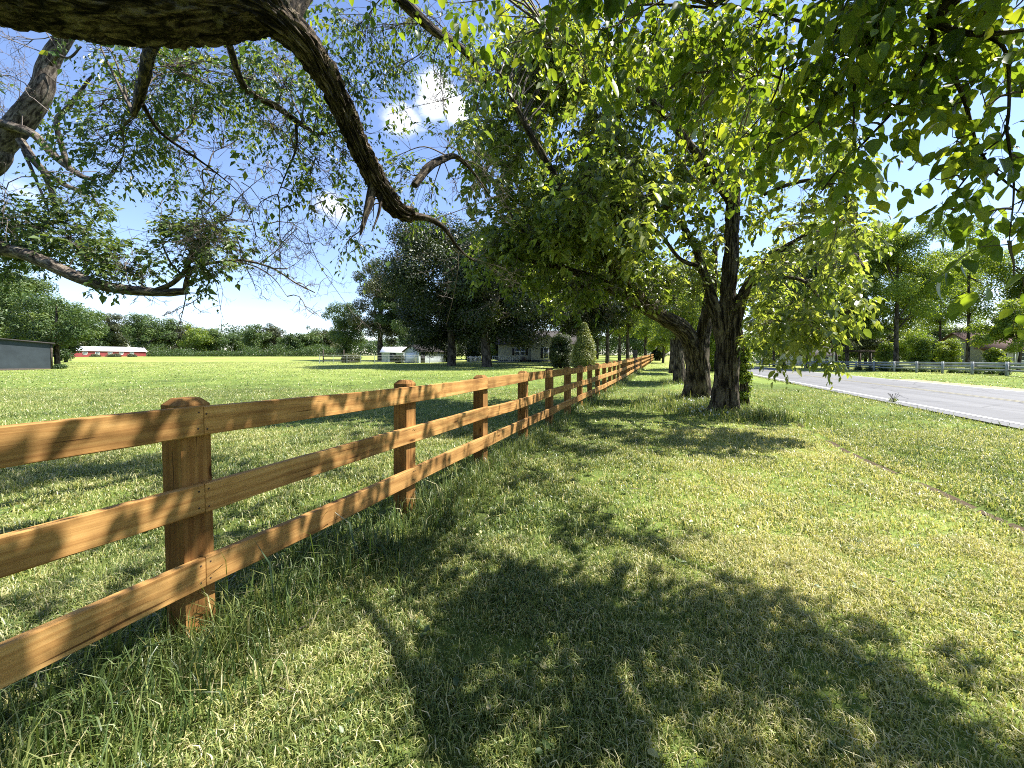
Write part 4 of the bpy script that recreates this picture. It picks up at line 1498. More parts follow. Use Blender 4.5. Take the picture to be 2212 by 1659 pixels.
# ---- tree just right of the camera: broad leaves hang into the upper right and shade the foreground
T2 = NearTree('overhanging_tree', 'near tree with broad fresh leaves on dark branches hanging into the upper right corner', (4.6, -1.6, -0.05), M_bark_brown, M_leaf_mul, M_twig)
T2.limb([[4.6, -1.6, -.1], [4.55, -1.55, .8], [4.5, -1.4, 2.0], [4.3, -1.0, 3.2], [4.1, -.4, 4.2]], [.42, .34, .30, .26, .2], part='trunk', seg=30, step=.08, ridge=.018)
HB = at(2011, 40, 2.5)
T2.limb([[4.1, -.4, 4.2], [3.7, .9, 4.4], [3.1, 1.9, 4.1], HB], [.15, .10, .07, .042], seg=14, step=.06, ridge=.004)
T2.limb([[4.1, -.4, 4.2], [3.6, .5, 4.9], [3.2, 1.6, 5.2], [3.0, 2.4, 5.1]], [.11, .06, .035, .012], seg=12, step=.08, ridge=.004)
T2.limb([[4.1, -.4, 4.2], [4.6, .8, 4.8], [4.8, 1.9, 4.9], [4.7, 2.8, 4.7]], [.14, .09, .06, .03], seg=12, step=.08)
T2.limb([[3.7, .9, 4.4], [2.9, 1.7, 4.6], [2.2, 2.5, 4.5], [1.55, 3.0, 4.2]], [.08, .06, .04, .02], seg=10, step=.08)
br = [(((1945, -30, 2.6), (1901, 40, 2.6), (1868, 117, 2.6), (1844, 160, 2.6), (1808, 203, 2.65)), .018),
      (((1846, 158, 2.6), (1845, 215, 2.55), (1844, 283, 2.5)), .010),
      (((2011, 33, 2.5), (2021, 117, 2.5), (2057, 160, 2.45), (2084, 220, 2.4), (2107, 303, 2.4)), .020),
      (((2011, 45, 2.5), (2050, 62, 2.4), (2098, 73, 2.3), (2160, 72, 2.2), (2240, 60, 2.1)), .022),
      (((2012, 100, 2.5), (1974, 173, 2.5), (1941, 227, 2.5), (1874, 300, 2.6), (1808, 370, 2.7), (1770, 420, 2.75)), .012),
      (((2098, 73, 2.3), (2151, 87, 2.3), (2177, 133, 2.25), (2174, 277, 2.2), (2127, 327, 2.3)), .012),
      (((2107, 303, 2.4), (2131, 350, 2.35), (2175, 395, 2.3), (2240, 440, 2.2)), .010),
      (((1880, 90, 2.6), (1780, 60, 2.8), (1660, 30, 3.0), (1541, 17, 3.2), (1575, 147, 3.3)), .014),
      (((1700, 40, 2.9), (1690, 150, 2.9), (1660, 230, 3.0), (1600, 300, 3.1)), .010),
      (((1541, 17, 3.2), (1400, 10, 3.4), (1280, 30, 3.6), (1180, 60, 3.8)), .010),
      (((1808, 203, 2.65), (1760, 260, 2.7), (1700, 300, 2.8), (1640, 330, 2.9)), .008),
      (((2130, 330, 2.3), (2060, 420, 2.4), (2040, 460, 2.4)), .006),
      (((2174, 277, 2.2), (2190, 400, 2.2), (2180, 520, 2.2)), .007)]
for P_, r_ in br:
    T2.limb(pth(*P_), list(np.linspace(r_, r_ * .35, len(P_))), part='branch', seg=8, step=.04, lump=.12)
AB = .076 * .046 * .62 * .6
for (px, py, r, dep, tau) in [(1180, 60, 60, 3.8, .8), (1270, 60, 60, 3.7, 1.0), (1350, 40, 60, 3.5, 1.0), (1300, 140, 45, 3.5, 1.0), (1400, 110, 55, 3.4, 1.0), (1480, 60, 60, 3.3, 1.1), (1560, 90, 60, 3.2, 1.2), (1520, 170, 60, 3.2, 1.1), (1440, 200, 40, 3.3, .7), (1640, 60, 70, 3.0, 1.4), (1600, 180, 60, 3.1, 1.2), (1700, 150, 70, 2.9, 1.4), (1760, 60, 70, 2.8, 1.6), (1690, 240, 60, 2.9, 1.2), (1620, 290, 60, 3.0, 1.1), (1770, 190, 60, 2.75, 1.1), (1780, 290, 38, 2.7, 1.4), (1720, 340, 36, 2.8, 1.2), (1660, 380, 40, 3.0, .9),
                           (1850, 90, 70, 2.65, 1.5), (1930, 40, 70, 2.55, 1.7), (1930, 130, 50, 2.55, 1.0), (2010, 90, 60, 2.5, 1.6), (2080, 30, 60, 2.4, 1.6), (2160, 60, 60, 2.3, 1.6), (2010, 160, 40, 2.5, .9), (1910, 225, 40, 2.55, 1.0), (1855, 300, 30, 2.6, 1.0), (1840, 385, 34, 2.65, 1.6), (1812, 400, 30, 2.7, 1.3), (2060, 230, 40, 2.45, .8), (2110, 170, 50, 2.35, 1.2), (2180, 170, 50, 2.25, 1.3), (2170, 260, 40, 2.25, 1.0), (2110, 330, 40, 2.4, 1.1), (2060, 380, 35, 2.4, .9), (2065, 455, 28, 2.4, 1.3), (2160, 360, 45, 2.3, 1.2), (2200, 440, 45, 2.25, 1.3), (2180, 530, 40, 2.2, 1.2), (2130, 460, 32, 2.3, .9), (2205, 340, 40, 2.2, 1.2), (1875, 265, 34, 2.6, 1.3), (1870, 320, 28, 2.6, 1.2), (1950, 235, 34, 2.5, 1.1), (1720, 290, 40, 2.8, 1.2), (1660, 320, 40, 3.0, 1.0), (1800, 130, 60, 2.7, 1.2), (1880, 180, 50, 2.6, 1.2), (1990, 215, 34, 2.5, .9), (2060, 310, 36, 2.4, 1.0), (2130, 230, 40, 2.3, 1.1), (2210, 200, 45, 2.2, 1.3), (2190, 600, 26, 2.2, 1.0), (1960, 90, 60, 2.5, 1.2), (1985, 300, 22, 2.5, .5)]:
    rm_ = r / F * dep
    n = (.95 if px < 1720 else .75 if px < 1900 else .42) * tau * pi * rm_ ** 2 / AB
    T2.cluster(at(px, py, dep), rm_, n, .076, nl=7, sl=.2, ratio=.6, droop=.5, hang=.75, big=True, twig_r=.0018, tint0=.5, tvar=.4, lit=.45)
# upper crown beyond the frame; it is what dapples the foreground
SHADE = [([(860, 1760), (885, 1480), (930, 1380), (1000, 1310), (1250, 1268), (1300, 1400), (1270, 1760)], 95, .42, 3.4, 5.0),
         ([(1250, 1262), (1480, 1285), (1700, 1330), (1790, 1262), (2000, 1330), (1890, 1410), (2080, 1500), (2250, 1510), (2300, 1750), (1250, 1760)], 112, .50, 3.4, 5.2),
         ([(1190, 1120), (1270, 1110), (1420, 1160), (1400, 1205), (1200, 1185)], 26, .30, 3.9, 5.0),
         ([(880, 1060), (1150, 960), (1280, 965), (1180, 1080), (1010, 1150), (860, 1230), (700, 1330), (560, 1350)], 80, .46, 3.9, 5.4),
         ([(-250, 960), (440, 930), (520, 1040), (860, 960), (850, 1080), (480, 1300), (-300, 1450)], 170, .50, 4.2, 6.0)]
for poly, cnt, thr, h0, h1 in SHADE:
    A = np.array(poly, float)
    lo, hi = A.min(0), A.max(0)
    got = []
    while len(got) < cnt:
        q = RNG.uniform(lo, hi, (4000, 2))
        q = q[inpoly(q[:, 0], q[:, 1], poly)]
        # uniform over the ground, not over the picture
        dep = 1.5 * F / np.maximum(q[:, 1] - 774, 5)
        q = q[RNG.random(len(q)) < (dep / dep.max()) ** 3 + .02]
        for a in q:
            g = at(a[0], a[1], 1.5 * F / (a[1] - 774))
            if fbm(g[None, :2] * 3.1, 77, 3)[0] < thr:
                continue
            h = RNG.uniform(h0, h1)
            got.append(g + S * h / S[2])
            if len(got) >= cnt:
                break
    got = np.array(got)
    px, py, zc = proj(got)
    got = got[drop_sky(got, 1.0) & ~((px > -50) & (px < 1000) & (py > 60) & (zc > .2))]
    m = len(got)
    for q in got:
        o = q + RNG.normal(size=(3, 3)) * .10
        spray_leaves(T2.leaf, T2.twig, o, rdir(3) + np.array([0, 0, -.2]), RNG.uniform(.15, .3, 3), 5, .08, ratio=.6, droop=.4, hang=.6, big=True, tint0=.5, tvar=.4)
    for q in got[::3]:
        T2.branch_to(q, .008)
# unseen leaves added above and behind the camera to cut the sky fill
n = 5200
q = np.stack([RNG.uniform(-2, 10, n), RNG.uniform(-9, -.6, n), RNG.uniform(3.6, 8.5, n)], -1)
q = q[(((q - np.array([4.4, -3.2, 5.6])) / np.array([6.2, 5.2, 3.2])) ** 2).sum(-1) < 1]
q = q[drop_lit(q, 1.0)]
spray_leaves(T2.leaf, None, q, rdir(len(q)), RNG.uniform(.3, .5, len(q)), 8, .13, ratio=.6, droop=.4, hang=.5, tint0=.5, tvar=.4)
# leaf shade that falls on the nearest rails
n = 420
uu = RNG.uniform(-1.2, 3.6, n)
zz = RNG.uniform(.2, 1.3, n)
xy = uv2xy(uu, -2.27)
g = np.stack([xy[0], xy[1], zz], -1)
k = vnoise(np.stack([uu * 2.2, zz * 1.6 + uu * .4], -1), 303) > .40 + .07 * uu
g = g[k][:110]
g = g + S * ((RNG.uniform(3.8, 5.2, len(g)) - g[:, 2]) / S[2])[:, None]
px, py, zc = proj(g)
g = g[~((zc > .2) & (py > 90) & (px > 0) & (px < 2212))]
for q in g:
    spray_leaves(T2.leaf, T2.twig, q + RNG.normal(size=(3, 3)) * .06, rdir(3), RNG.uniform(.12, .22, 3), 6, .09, ratio=.6, droop=.4, hang=.6, big=True, tint0=.5, tvar=.4)
for q in g[::3]:
    T2.branch_to(q, .007)
T2.finish()

# ---- the pair of trunks beside the lawn and the row behind them
def gp(px, dep):
    b = at(px, 774, dep)
    return [b[0], b[1], float(gz(b[0], b[1], False)) - .1]


TA_ = NearTree('roadside_tree', 'nearest roadside tree, double trunk with rough brown bark and yellow green crown', gp(1560, 10.3), M_bark_brown, M_leaf_yel, M_twig)
TA_.limb([gp(1552, 10.2)] + pth((1557, 880, 10.2), (1560, 845, 10.2), (1563, 780, 10.2), (1567, 700, 10.2), (1573, 620, 10.2), (1579, 550, 10.2), (1582, 470, 10.2), (1585, 400, 10.2), (1580, 300, 10.1), (1565, 200, 10.0)), [.40, .29, .235, .215, .20, .19, .18, .165, .15, .11, .05], part='trunk', seg=54, step=.05, ridge=.02, rfreq=20, lump=.14)
TA_.limb([gp(1582, 10.1)] + pth((1580, 850, 10.1), (1583, 780, 10.1), (1588, 720, 10.1), (1594, 670, 10.1), (1612, 620, 10.0), (1650, 570, 9.8), (1700, 530, 9.5), (1760, 500, 9.0)), [.22, .175, .165, .165, .155, .12, .09, .06, .03], part='trunk', seg=44, step=.05, ridge=.018, rfreq=22, lump=.14)
TA_.limb(pth((1560, 740, 10.2), (1548, 680, 10.2), (1530, 620, 10.3), (1518, 580, 10.4), (1500, 530, 10.4), (1460, 470, 10.2), (1400, 400, 9.8), (1340, 330, 9.2)), [.17, .15, .125, .11, .09, .07, .05, .02], seg=26, step=.07, ridge=.014)
TA_.limb(pth((1582, 440, 10.2), (1540, 380, 9.6), (1480, 300, 9.0), (1400, 210, 8.4), (1300, 140, 7.8), (1220, 90, 7.4)), [.12, .1, .08, .06, .04, .015], seg=12, step=.1)
TA_.limb(pth((1580, 360, 10.1), (1640, 320, 9.4), (1700, 290, 8.8), (1740, 330, 8.2)), [.08, .06, .04, .015], seg=10, step=.1)
TA_.limb(pth((1600, 350, 9.9), (1660, 290, 8.8), (1730, 240, 7.9), (1800, 230, 7.2), (1850, 270, 6.8)), [.08, .055, .04, .025, .01], seg=9, step=.1)
TA_.limb(pth((1650, 420, 9.8), (1700, 400, 8.8), (1760, 390, 8.0), (1820, 420, 7.2), (1850, 470, 6.8)), [.05, .045, .035, .02, .01], seg=9, step=.1)
TA_.limb(pth((1620, 615, 10.0), (1680, 600, 9.0), (1740, 610, 8.2), (1790, 680, 7.4), (1800, 740, 7.0)), [.07, .05, .035, .02, .008], seg=9, step=.08)
TA_.limb(pth((1650, 570, 9.8), (1740, 540, 8.6), (1830, 540, 7.6), (1870, 580, 7.0)), [.06, .045, .03, .01], seg=9, step=.08)
TA_.limb(pth((1515, 575, 10.4), (1470, 560, 10.2), (1420, 500, 10), (1370, 480, 9.6), (1300, 495, 9.2)), [.07, .05, .04, .03, .015], seg=9, step=.08)

TB = NearTree('leaning_tree', 'second roadside tree whose thick trunk leans left in a long arch over the lawn', gp(1503, 13.7), M_bark_brown, M_leaf_yel, M_twig)
TB.limb([gp(1500, 13.7)] + pth((1502, 845, 13.7), (1503, 815, 13.7), (1500, 775, 13.7), (1490, 735, 13.6), (1468, 706, 13.5), (1430, 684, 13.3), (1380, 656, 13.0), (1330, 628, 12.6), (1270, 598, 12.2), (1200, 575, 11.8), (1120, 560, 11.4)), [.52, .40, .34, .32, .31, .29, .26, .22, .18, .13, .08, .03], part='trunk', seg=54, step=.06, ridge=.022, rfreq=18, lump=.12)
TB.limb([gp(1520, 13.5)] + pth((1518, 820, 13.5), (1516, 770, 13.5), (1520, 720, 13.5), (1530, 660, 13.4), (1540, 600, 13.2), (1545, 520, 13)), [.30, .25, .24, .22, .19, .14, .06], part='trunk', seg=36, step=.07, ridge=.022, rfreq=18)
TB.limb(pth((1400, 665, 13.1), (1350, 610, 12.6), (1300, 550, 12.0), (1262, 490, 11.4), (1225, 430, 10.8), (1180, 350, 10.2), (1130, 260, 9.6), (1080, 160, 9.0)), [.22, .19, .17, .15, .13, .10, .07, .02], seg=22, step=.08, ridge=.01)
TB.limb(pth((1230, 590, 12.0), (1180, 540, 11.4), (1130, 500, 10.8), (1090, 440, 10.2)), [.08, .06, .04, .015], seg=10, step=.1)
TB.limb(pth((1300, 612, 12.4), (1220, 620, 12.6), (1150, 600, 12.8), (1080, 590, 13.0)), [.08, .06, .04, .015], seg=10, step=.1)


def fill(tree, poly, n, rpx, d0, d1, tau, ln, seedpow=1.0, **kw):
    A = np.array(poly, float)
    lo, hi = A.min(0), A.max(0)
    c = 0
    while c < n:
        q = RNG.uniform(lo, hi)
        if not inpoly(np.array([q[0]]), np.array([q[1]]), poly)[0]:
            continue
        c += 1
        dep = RNG.uniform(d0, d1)
        rp = rpx * RNG.uniform(.7, 1.2)
        rm2 = rp / F * dep
        tree.cluster(at(q[0], q[1], dep), rm2, tau * .6 * pi * rm2 ** 2 / (ln * ln * .5 * .5 * .55), ln, ratio=.5, flat=.8, clump=5, **kw)


# crown of the nearest tree
fill(TA_, [(1240, 130), (1420, 60), (1600, 90), (1700, 300), (1740, 420), (1700, 540), (1640, 600), (1610, 520), (1560, 500), (1530, 560), (1460, 600), (1380, 560), (1250, 430), (1180, 260)], 60, 62, 7.6, 11.5, .95, .145, nl=8, sl=.46, droop=.35, hang=.45, tint0=.62, tvar=.45)
fill(TA_, [(1640, 480), (1780, 470), (1880, 560), (1890, 640), (1850, 700), (1760, 720), (1690, 760), (1640, 720)], 24, 38, 6.2, 10, .8, .115, nl=7, sl=.32, droop=.3, hang=.55, tint0=.6, tvar=.45, lit=False)
for (px, py, r, dep) in [(1790, 770, 16, 6.9), (1795, 795, 14, 6.9), (1690, 765, 22, 7.2), (1688, 790, 14, 7.2), (1745, 735, 25, 7.0), (1850, 660, 28, 6.8), (1800, 700, 26, 7.0), (1720, 690, 30, 7.2), (1660, 700, 30, 7.6), (1770, 640, 30, 7.2)]:
    rm_ = r / F * dep
    TA_.cluster(at(px, py, dep), rm_, 1.5 * pi * rm_ ** 2 / (.11 * .055 * .5 * .55), .11, nl=7, sl=.26, ratio=.5, droop=.6, hang=.8, tint0=.65, tvar=.4, lit=False)
fill(TA_, [(1650, 190), (1800, 210), (1860, 330), (1850, 520), (1700, 520), (1640, 400)], 20, 46, 6.0, 9.0, .9, .115, nl=7, sl=.34, droop=.4, hang=.55, tint0=.55, tvar=.45, lit=False)
# leafy shoots on the trunks themselves
fill(TA_, [(1620, 640), (1660, 620), (1670, 760), (1635, 760)], 7, 24, 9.3, 10.0, .8, .08, nl=7, sl=.3, droop=.4, hang=.5, tint0=.65, tvar=.4, lit=False)
fill(TA_, [(1480, 580), (1540, 590), (1530, 640), (1490, 640)], 5, 26, 9.9, 10.6, .6, .08, nl=7, sl=.3, droop=.4, hang=.5, tint0=.6, tvar=.4, lit=False)
# crown of the leaning tree: up over the lawn and fence
fill(TB, [(1000, 150), (1120, 40), (1260, 60), (1320, 240), (1400, 440), (1330, 560), (1180, 520), (1060, 440), (1000, 340)], 62, 66, 9.0, 13, 1.0, .145, nl=8, sl=.46, droop=.35, hang=.45, tint0=.55, tvar=.5)
fill(TB, [(1000, 480), (1150, 500), (1350, 560), (1500, 560), (1480, 640), (1390, 600), (1250, 640), (1100, 640)], 34, 52, 11, 14, .9, .145, nl=8, sl=.46, droop=.35, hang=.45, tint0=.35, tvar=.4)
fill(TB, [(1500, 560), (1560, 560), (1570, 660), (1520, 690)], 8, 30, 12.8, 13.8, .8, .10, nl=9, sl=.4, tint0=.5, tvar=.4, lit=False)
st, dr_ = [], []
for q in range(46):
    px, py = RNG.uniform(1080, 1450), RNG.uniform(520, 660)
    st.append(at(px, py, RNG.uniform(10.5, 13.5)))
    dr_.append([RNG.normal(), RNG.normal() * .5, -RNG.random() * .8])
dtm = MB()
dead_twigs(dtm, st, dr_, RNG.uniform(.7, 1.5, len(st)), np.full(len(st), .012), 3, 4, .8)
TA_.finish()
rb = TB.finish()
dtm.build('dead_twigs', M_twig_dead, rb)

# ================================================================== MIDDLE DISTANCE TREES
ft = far_tree
ft('roadside_tree', 'third roadside trunk just behind the leaning tree, with a small shaded crown', 1468, 21.5, 560, 190, M_leaf_yel, M_bark_brown, base_frac=.42, leaf=.13, tau=2.2, lobes=22, trunk_r=.27, seed=1, cx=-.2, tint0=.4)
ft('roadside_tree', 'fourth roadside tree far down the row, thin pale trunk beside the lane', 1452, 31, 610, 120, M_leaf_bright, M_bark_brown, base_frac=.40, leaf=.15, tau=2.2, lobes=18, trunk_r=.22, seed=2)
ft('roadside_tree', 'fifth roadside tree whose bright low crown closes the end of the lane', 1432, 58, 690, 70, M_leaf_bright, M_bark_far, base_frac=.22, leaf=.2, tau=2.6, lobes=18, seed=3, tint0=.6)
ft('roadside_tree', 'leafy roadside tree glimpsed between the leaning tree and the double trunk', 1538, 36, 590, 170, M_leaf_bright, M_bark_brown, base_frac=.05, leaf=.16, tau=2.2, lobes=30, trunk_r=.2, seed=5, tint0=.45)
# dark maples by the house
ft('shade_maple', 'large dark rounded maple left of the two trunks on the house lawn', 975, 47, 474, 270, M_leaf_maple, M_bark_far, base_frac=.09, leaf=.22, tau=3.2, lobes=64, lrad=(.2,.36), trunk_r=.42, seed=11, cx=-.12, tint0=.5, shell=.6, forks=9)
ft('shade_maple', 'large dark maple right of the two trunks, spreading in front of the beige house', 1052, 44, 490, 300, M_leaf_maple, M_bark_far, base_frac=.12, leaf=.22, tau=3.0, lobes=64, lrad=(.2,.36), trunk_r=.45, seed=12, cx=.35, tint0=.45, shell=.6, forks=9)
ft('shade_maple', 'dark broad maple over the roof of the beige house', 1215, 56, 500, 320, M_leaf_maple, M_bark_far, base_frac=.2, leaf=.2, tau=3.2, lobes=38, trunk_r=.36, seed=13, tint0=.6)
ft('house_yard_tree', 'dusty green tree rising left behind the dark maples', 822, 72, 552, 130, M_leaf_olive, M_bark_far, base_frac=.12, leaf=.24, tau=1.9, lobes=46, lrad=(.14, .34), shell=.4, seed=14, tint0=.45)
ft('house_yard_tree', 'smaller pale tree leaning out at the left end of the yard trees', 745, 76, 640, 100, M_leaf_field, M_bark_far, base_frac=.10, leaf=.24, tau=1.6, lobes=46, lrad=(.14, .34), shell=.4, seed=15, tint0=.5)
ft('house_yard_tree', 'deep green tree directly above the white roofed shed', 880, 70, 575, 120, M_leaf_field, M_bark_far, base_frac=.12, leaf=.22, tau=2, lobes=46, lrad=(.14, .34), shell=.4, seed=16, tint0=.25)
ft('house_yard_tree', 'shaded understorey tree between the sheds and the maple trunks', 975, 74, 650, 120, M_leaf_maple, M_bark_far, base_frac=.06, leaf=.24, tau=3, lobes=22, seed=17, tint0=.6)
ft('house_yard_tree', 'low leafy tree behind the left corner of the beige house', 1060, 84, 660, 110, M_leaf_field, M_bark_far, base_frac=.05, leaf=.26, tau=3, lobes=22, seed=18, tint0=.3)
# trees down the lane beyond the conifer
for k, (px, dep, top, wp, m_, lab) in enumerate([
        (1312, 48, 600, 150, M_leaf_maple, 'dark trunked tree just right of the clipped conifer'),
        (1356, 52, 600, 130, M_leaf_yel, 'straight slim tree standing by the dark gate posts'),
        (1338, 68, 640, 110, M_leaf_bright, 'hazy green tree between the conifer and the gate posts'),
        (1395, 72, 650, 100, M_leaf_bright, 'thin tree beyond the far end of the orange fence'),
        (1290, 85, 640, 120, M_leaf_field, 'background tree right behind the clipped conifer'),
        (1370, 105, 660, 120, M_leaf_field, 'farthest tree closing the view over the orange fence'),
        (1420, 120, 670, 120, M_leaf_bright, 'farthest light green tree at the vanishing point of the lane'),
        (1250, 95, 650, 130, M_leaf_field, 'tall background tree behind the beige house and conifer')]):
    ft('lane_tree', lab, px, dep, top, wp, m_, M_bark_far, group='trees down the lane', base_frac=.34 if k < 4 else .06, leaf=.2 + .0012 * dep, tau=1.5, lobes=40, lrad=(.13, .32), shell=.35, trunk_r=.16 + .001 * dep, seed=30 + k, tint0=.42)
# treeline over the field
TL = [(150, 690, 70, M_leaf_olive, 'olive tree rising behind the left end of the red barn roof'),
      (205, 688, 66, M_leaf_field, 'green tree behind the middle of the red barn roof'),
      (248, 672, 70, M_leaf_olive, 'tallest greyish tree above the right half of the red barn'),
      (300, 676, 72, M_leaf_field, 'rounded tree behind the right end of the red barn'),
      (345, 674, 74, M_leaf_field, 'broad dark green tree just right of the red barn'),
      (385, 686, 60, M_leaf_olive, 'olive toned treeline tree below the tip of the low bough'),
      (425, 692, 66, M_leaf_bright, 'lighter green treeline tree with a domed top under the hanging dead twigs'),
      (468, 702, 60, M_leaf_field, 'mid green treeline tree left of the dip in the skyline'),
      (508, 716, 54, M_leaf_field, 'lowest treeline tree at the dip in the skyline'),
      (552, 694, 62, M_leaf_field, 'treeline tree standing up right of the skyline dip'),
      (592, 696, 56, M_leaf_olive, 'brownish olive treeline tree with bare stems showing'),
      (630, 714, 56, M_leaf_field, 'low dark treeline tree in front of the second skyline dip'),
      (670, 704, 60, M_leaf_field, 'green treeline tree near the right end of the field'),
      (712, 698, 60, M_leaf_olive, 'olive treeline tree meeting the yard trees at the field corner')]
for k, (px, top, wp, m_, lab) in enumerate(TL):
    ft('treeline_tree', lab, px, 132 + (k * 37 % 11), top, wp * 1.12, m_, M_bark_far, group='treeline beyond the field', base_frac=.06, leaf=.42, tau=1.5, lobes=44, lrad=(.13, .34), shell=.25, seed=60 + k, tint0=.42 + .12 * (k % 3 == 0), squash=.7)
# undergrowth / wood behind them: nobody could count it
wm = MB()
n = 150000
px = RNG.uniform(-500, 2600, n)
dep = RNG.uniform(144, 162, n)
X = (px - W0 / 2) / F * dep
hh = 9.5 * (0.5 + .8 * vnoise(np.stack([X * .11, dep * 0], -1), 91))
Z = gz(X, dep, False) + RNG.random(n) ** .8 * hh
s_ = np.full(n, .6) * np.exp(RNG.normal(size=n) * .25)
leaves_small(wm, np.stack([X, dep, Z], -1), rdir(n), rdir(n) + np.array([0, -.6, .6]), s_, s_ * .65, np.clip(.25 + RNG.normal(size=n) * .18, 0, 1))
n = 26000
px = RNG.uniform(120, 760, n)
dep = RNG.uniform(124, 131, n)
X = (px - W0 / 2) / F * dep
hh = 3.4 * (0.25 + 1.1 * vnoise(np.stack([X * .22, dep * 0], -1), 95))
keepb = ~((px > 125) & (px < 318))
Z = gz(X, dep, False) + RNG.random(n) * hh
s_ = np.full(n, .38)
leaves_small(wm, np.stack([X, dep, Z], -1)[keepb], rdir(n)[keepb], (rdir(n) + np.array([0, -.6, .6]))[keepb], s_[keepb], s_[keepb] * .65, np.clip(.35 + RNG.normal(size=n) * .2, 0, 1)[keepb])
n = 42000  # leaf ring added out of view behind the camera to screen horizon light
th_ = RNG.uniform(radians(95), radians(265), n)
rr_ = RNG.uniform(30, 40, n)
X, Y = rr_ * np.sin(th_), rr_ * np.cos(th_)
vv_ = X * CA - Y * SA
Z = gz(X, Y, False) + RNG.random(n) ** .9 * 13 * (.5 + .8 * vnoise(np.stack([X * .13, Y * .13], -1), 111))
kk_ = (vv_ < 5) | (vv_ > 17)
s_ = np.full(n, .5)
leaves_small(wm, np.stack([X, Y, Z], -1)[kk_], rdir(n)[kk_], rdir(n)[kk_], s_[kk_], s_[kk_] * .65, np.full(n, .25)[kk_])
n = 26000
px = RNG.uniform(1560, 2700, n)
dep = RNG.uniform(100, 112, n)
X = (px - W0 / 2) / F * dep
Z = gz(X, dep, False) + RNG.random(n) * 9 * (0.5 + .8 * vnoise(np.stack([X * .13, dep * 0], -1), 99))
s_ = np.full(n, .5)
leaves_small(wm, np.stack([X, dep, Z], -1), rdir(n), rdir(n) + np.array([0, -.6, .6]), s_, s_ * .65, np.clip(.3 + RNG.normal(size=n) * .2, 0, 1))
tag(wm.build('far_wood_and_screen', M_leaf_field), 'dark undergrowth and far wood closing the view behind the tree lines, with an added unseen ring behind the camera', 'wood', kind='stuff')
# trees at the left edge behind the grey shed
ft('shed_tree', 'big bright green tree overhanging the grey shed at the left edge', 20, 47, 548, 190, M_leaf_field, M_bark_far, base_frac=.10, leaf=.2, tau=1.9, lobes=64, lrad=(.12,.32), shell=.4, seed=81, tint0=.55)
ft('shed_tree', 'shorter green tree right behind the corner of the grey shed', 124, 41.5, 622, 160, M_leaf_field, M_bark_far, base_frac=.20, leaf=.2, tau=1.9, lobes=46, lrad=(.12,.32), shell=.4, seed=82, tint0=.5)
ft('shed_tree', 'darker tree between the grey shed and the red barn', 142, 62, 682, 76, M_leaf_field, M_bark_far, base_frac=.05, leaf=.24, tau=3, lobes=22, seed=83, tint0=.3)
ft('shed_tree', 'tree cut by the left frame edge behind the grey shed', -95, 50, 575, 190, M_leaf_olive, M_bark_far, base_frac=.08, leaf=.22, tau=3, lobes=34, seed=84)
# across the road
RT = [(1936, 46, 455, 210, M_leaf_bright, 'leafy tree with a dark straight trunk behind the white plank fence', .16, 1.5, 30, .30),
      (2090, 50, 455, 165, M_leaf_bright, 'tall thin airy tree with a slim visible stem near the brown roofed house', .2, .75, 34, .24),
      (1830, 52, 430, 220, M_leaf_bright, 'tree behind the dark garden arbour across the road', .12, 1.8, 28, .28),
      (1745, 58, 470, 200, M_leaf_yel, 'tree shading the white cottage across the road', .12, 2.2, 28, .28),
      (1672, 70, 520, 170, M_leaf_yel, 'farthest tree across the road beside the double trunk', .12, 2.4, 26, .28),
      (2200, 40, 640, 140, M_leaf_bright, 'leaning small tree at the right edge in front of the brown roofed house', .14, 1.8, 24, .17),
      (2030, 66, 510, 200, M_leaf_bright, 'airy tree between the straight dark trunk and the thin tree', .2, 1.2, 28, .22),
      (2300, 46, 480, 210, M_leaf_bright, 'tree just beyond the right frame edge', .14, 2.0, 26, .28)]
for k, (px, dep, top, wp, m_, lab, bf, tau, lb, tr_) in enumerate(RT):
    ft('yard_tree', lab, px, dep, top, wp, m_, M_bark_far, group='trees across the road', base_frac=bf, leaf=.19, tau=tau * 1.0, lobes=int(lb * 1.7), lrad=(.12, .30), trunk_r=tr_ * .68, seed=90 + k, tint0=.45, forks=9, shell=.35, lean=(.10 if px == 2200 else 0))
HT = [(1650, 700, 130), (1725, 690, 130), (1800, 692, 140), (1870, 688, 130), (1940, 690, 130), (2005, 684, 120), (2065, 690, 120), (2130, 676, 130), (2200, 670, 130), (2270, 680, 130)]
HL = ['beside the double trunk', 'behind the white cottage', 'behind the garden arbour', 'left of the straight dark trunk', 'right behind the straight dark trunk', 'in the gap between the two tall stems', 'left of the thin airy tree', 'over the brown roofed house', 'at the right edge above the brown roof', 'past the right frame edge']
for k, (px, top, wp) in enumerate(HT):
    ft('hedgerow_tree', 'low background hedgerow tree ' + HL[k], px, 84 + (k * 7 % 9), top, wp, (M_leaf_bright, M_leaf_field, M_leaf_bright, M_leaf_olive)[k % 4], M_bark_far, group='hedgerow behind the houses across the road', base_frac=.03, leaf=.28, tau=1.5, lobes=40, lrad=(.13, .34), shell=.25, seed=120 + k, tint0=.45, squash=.7)
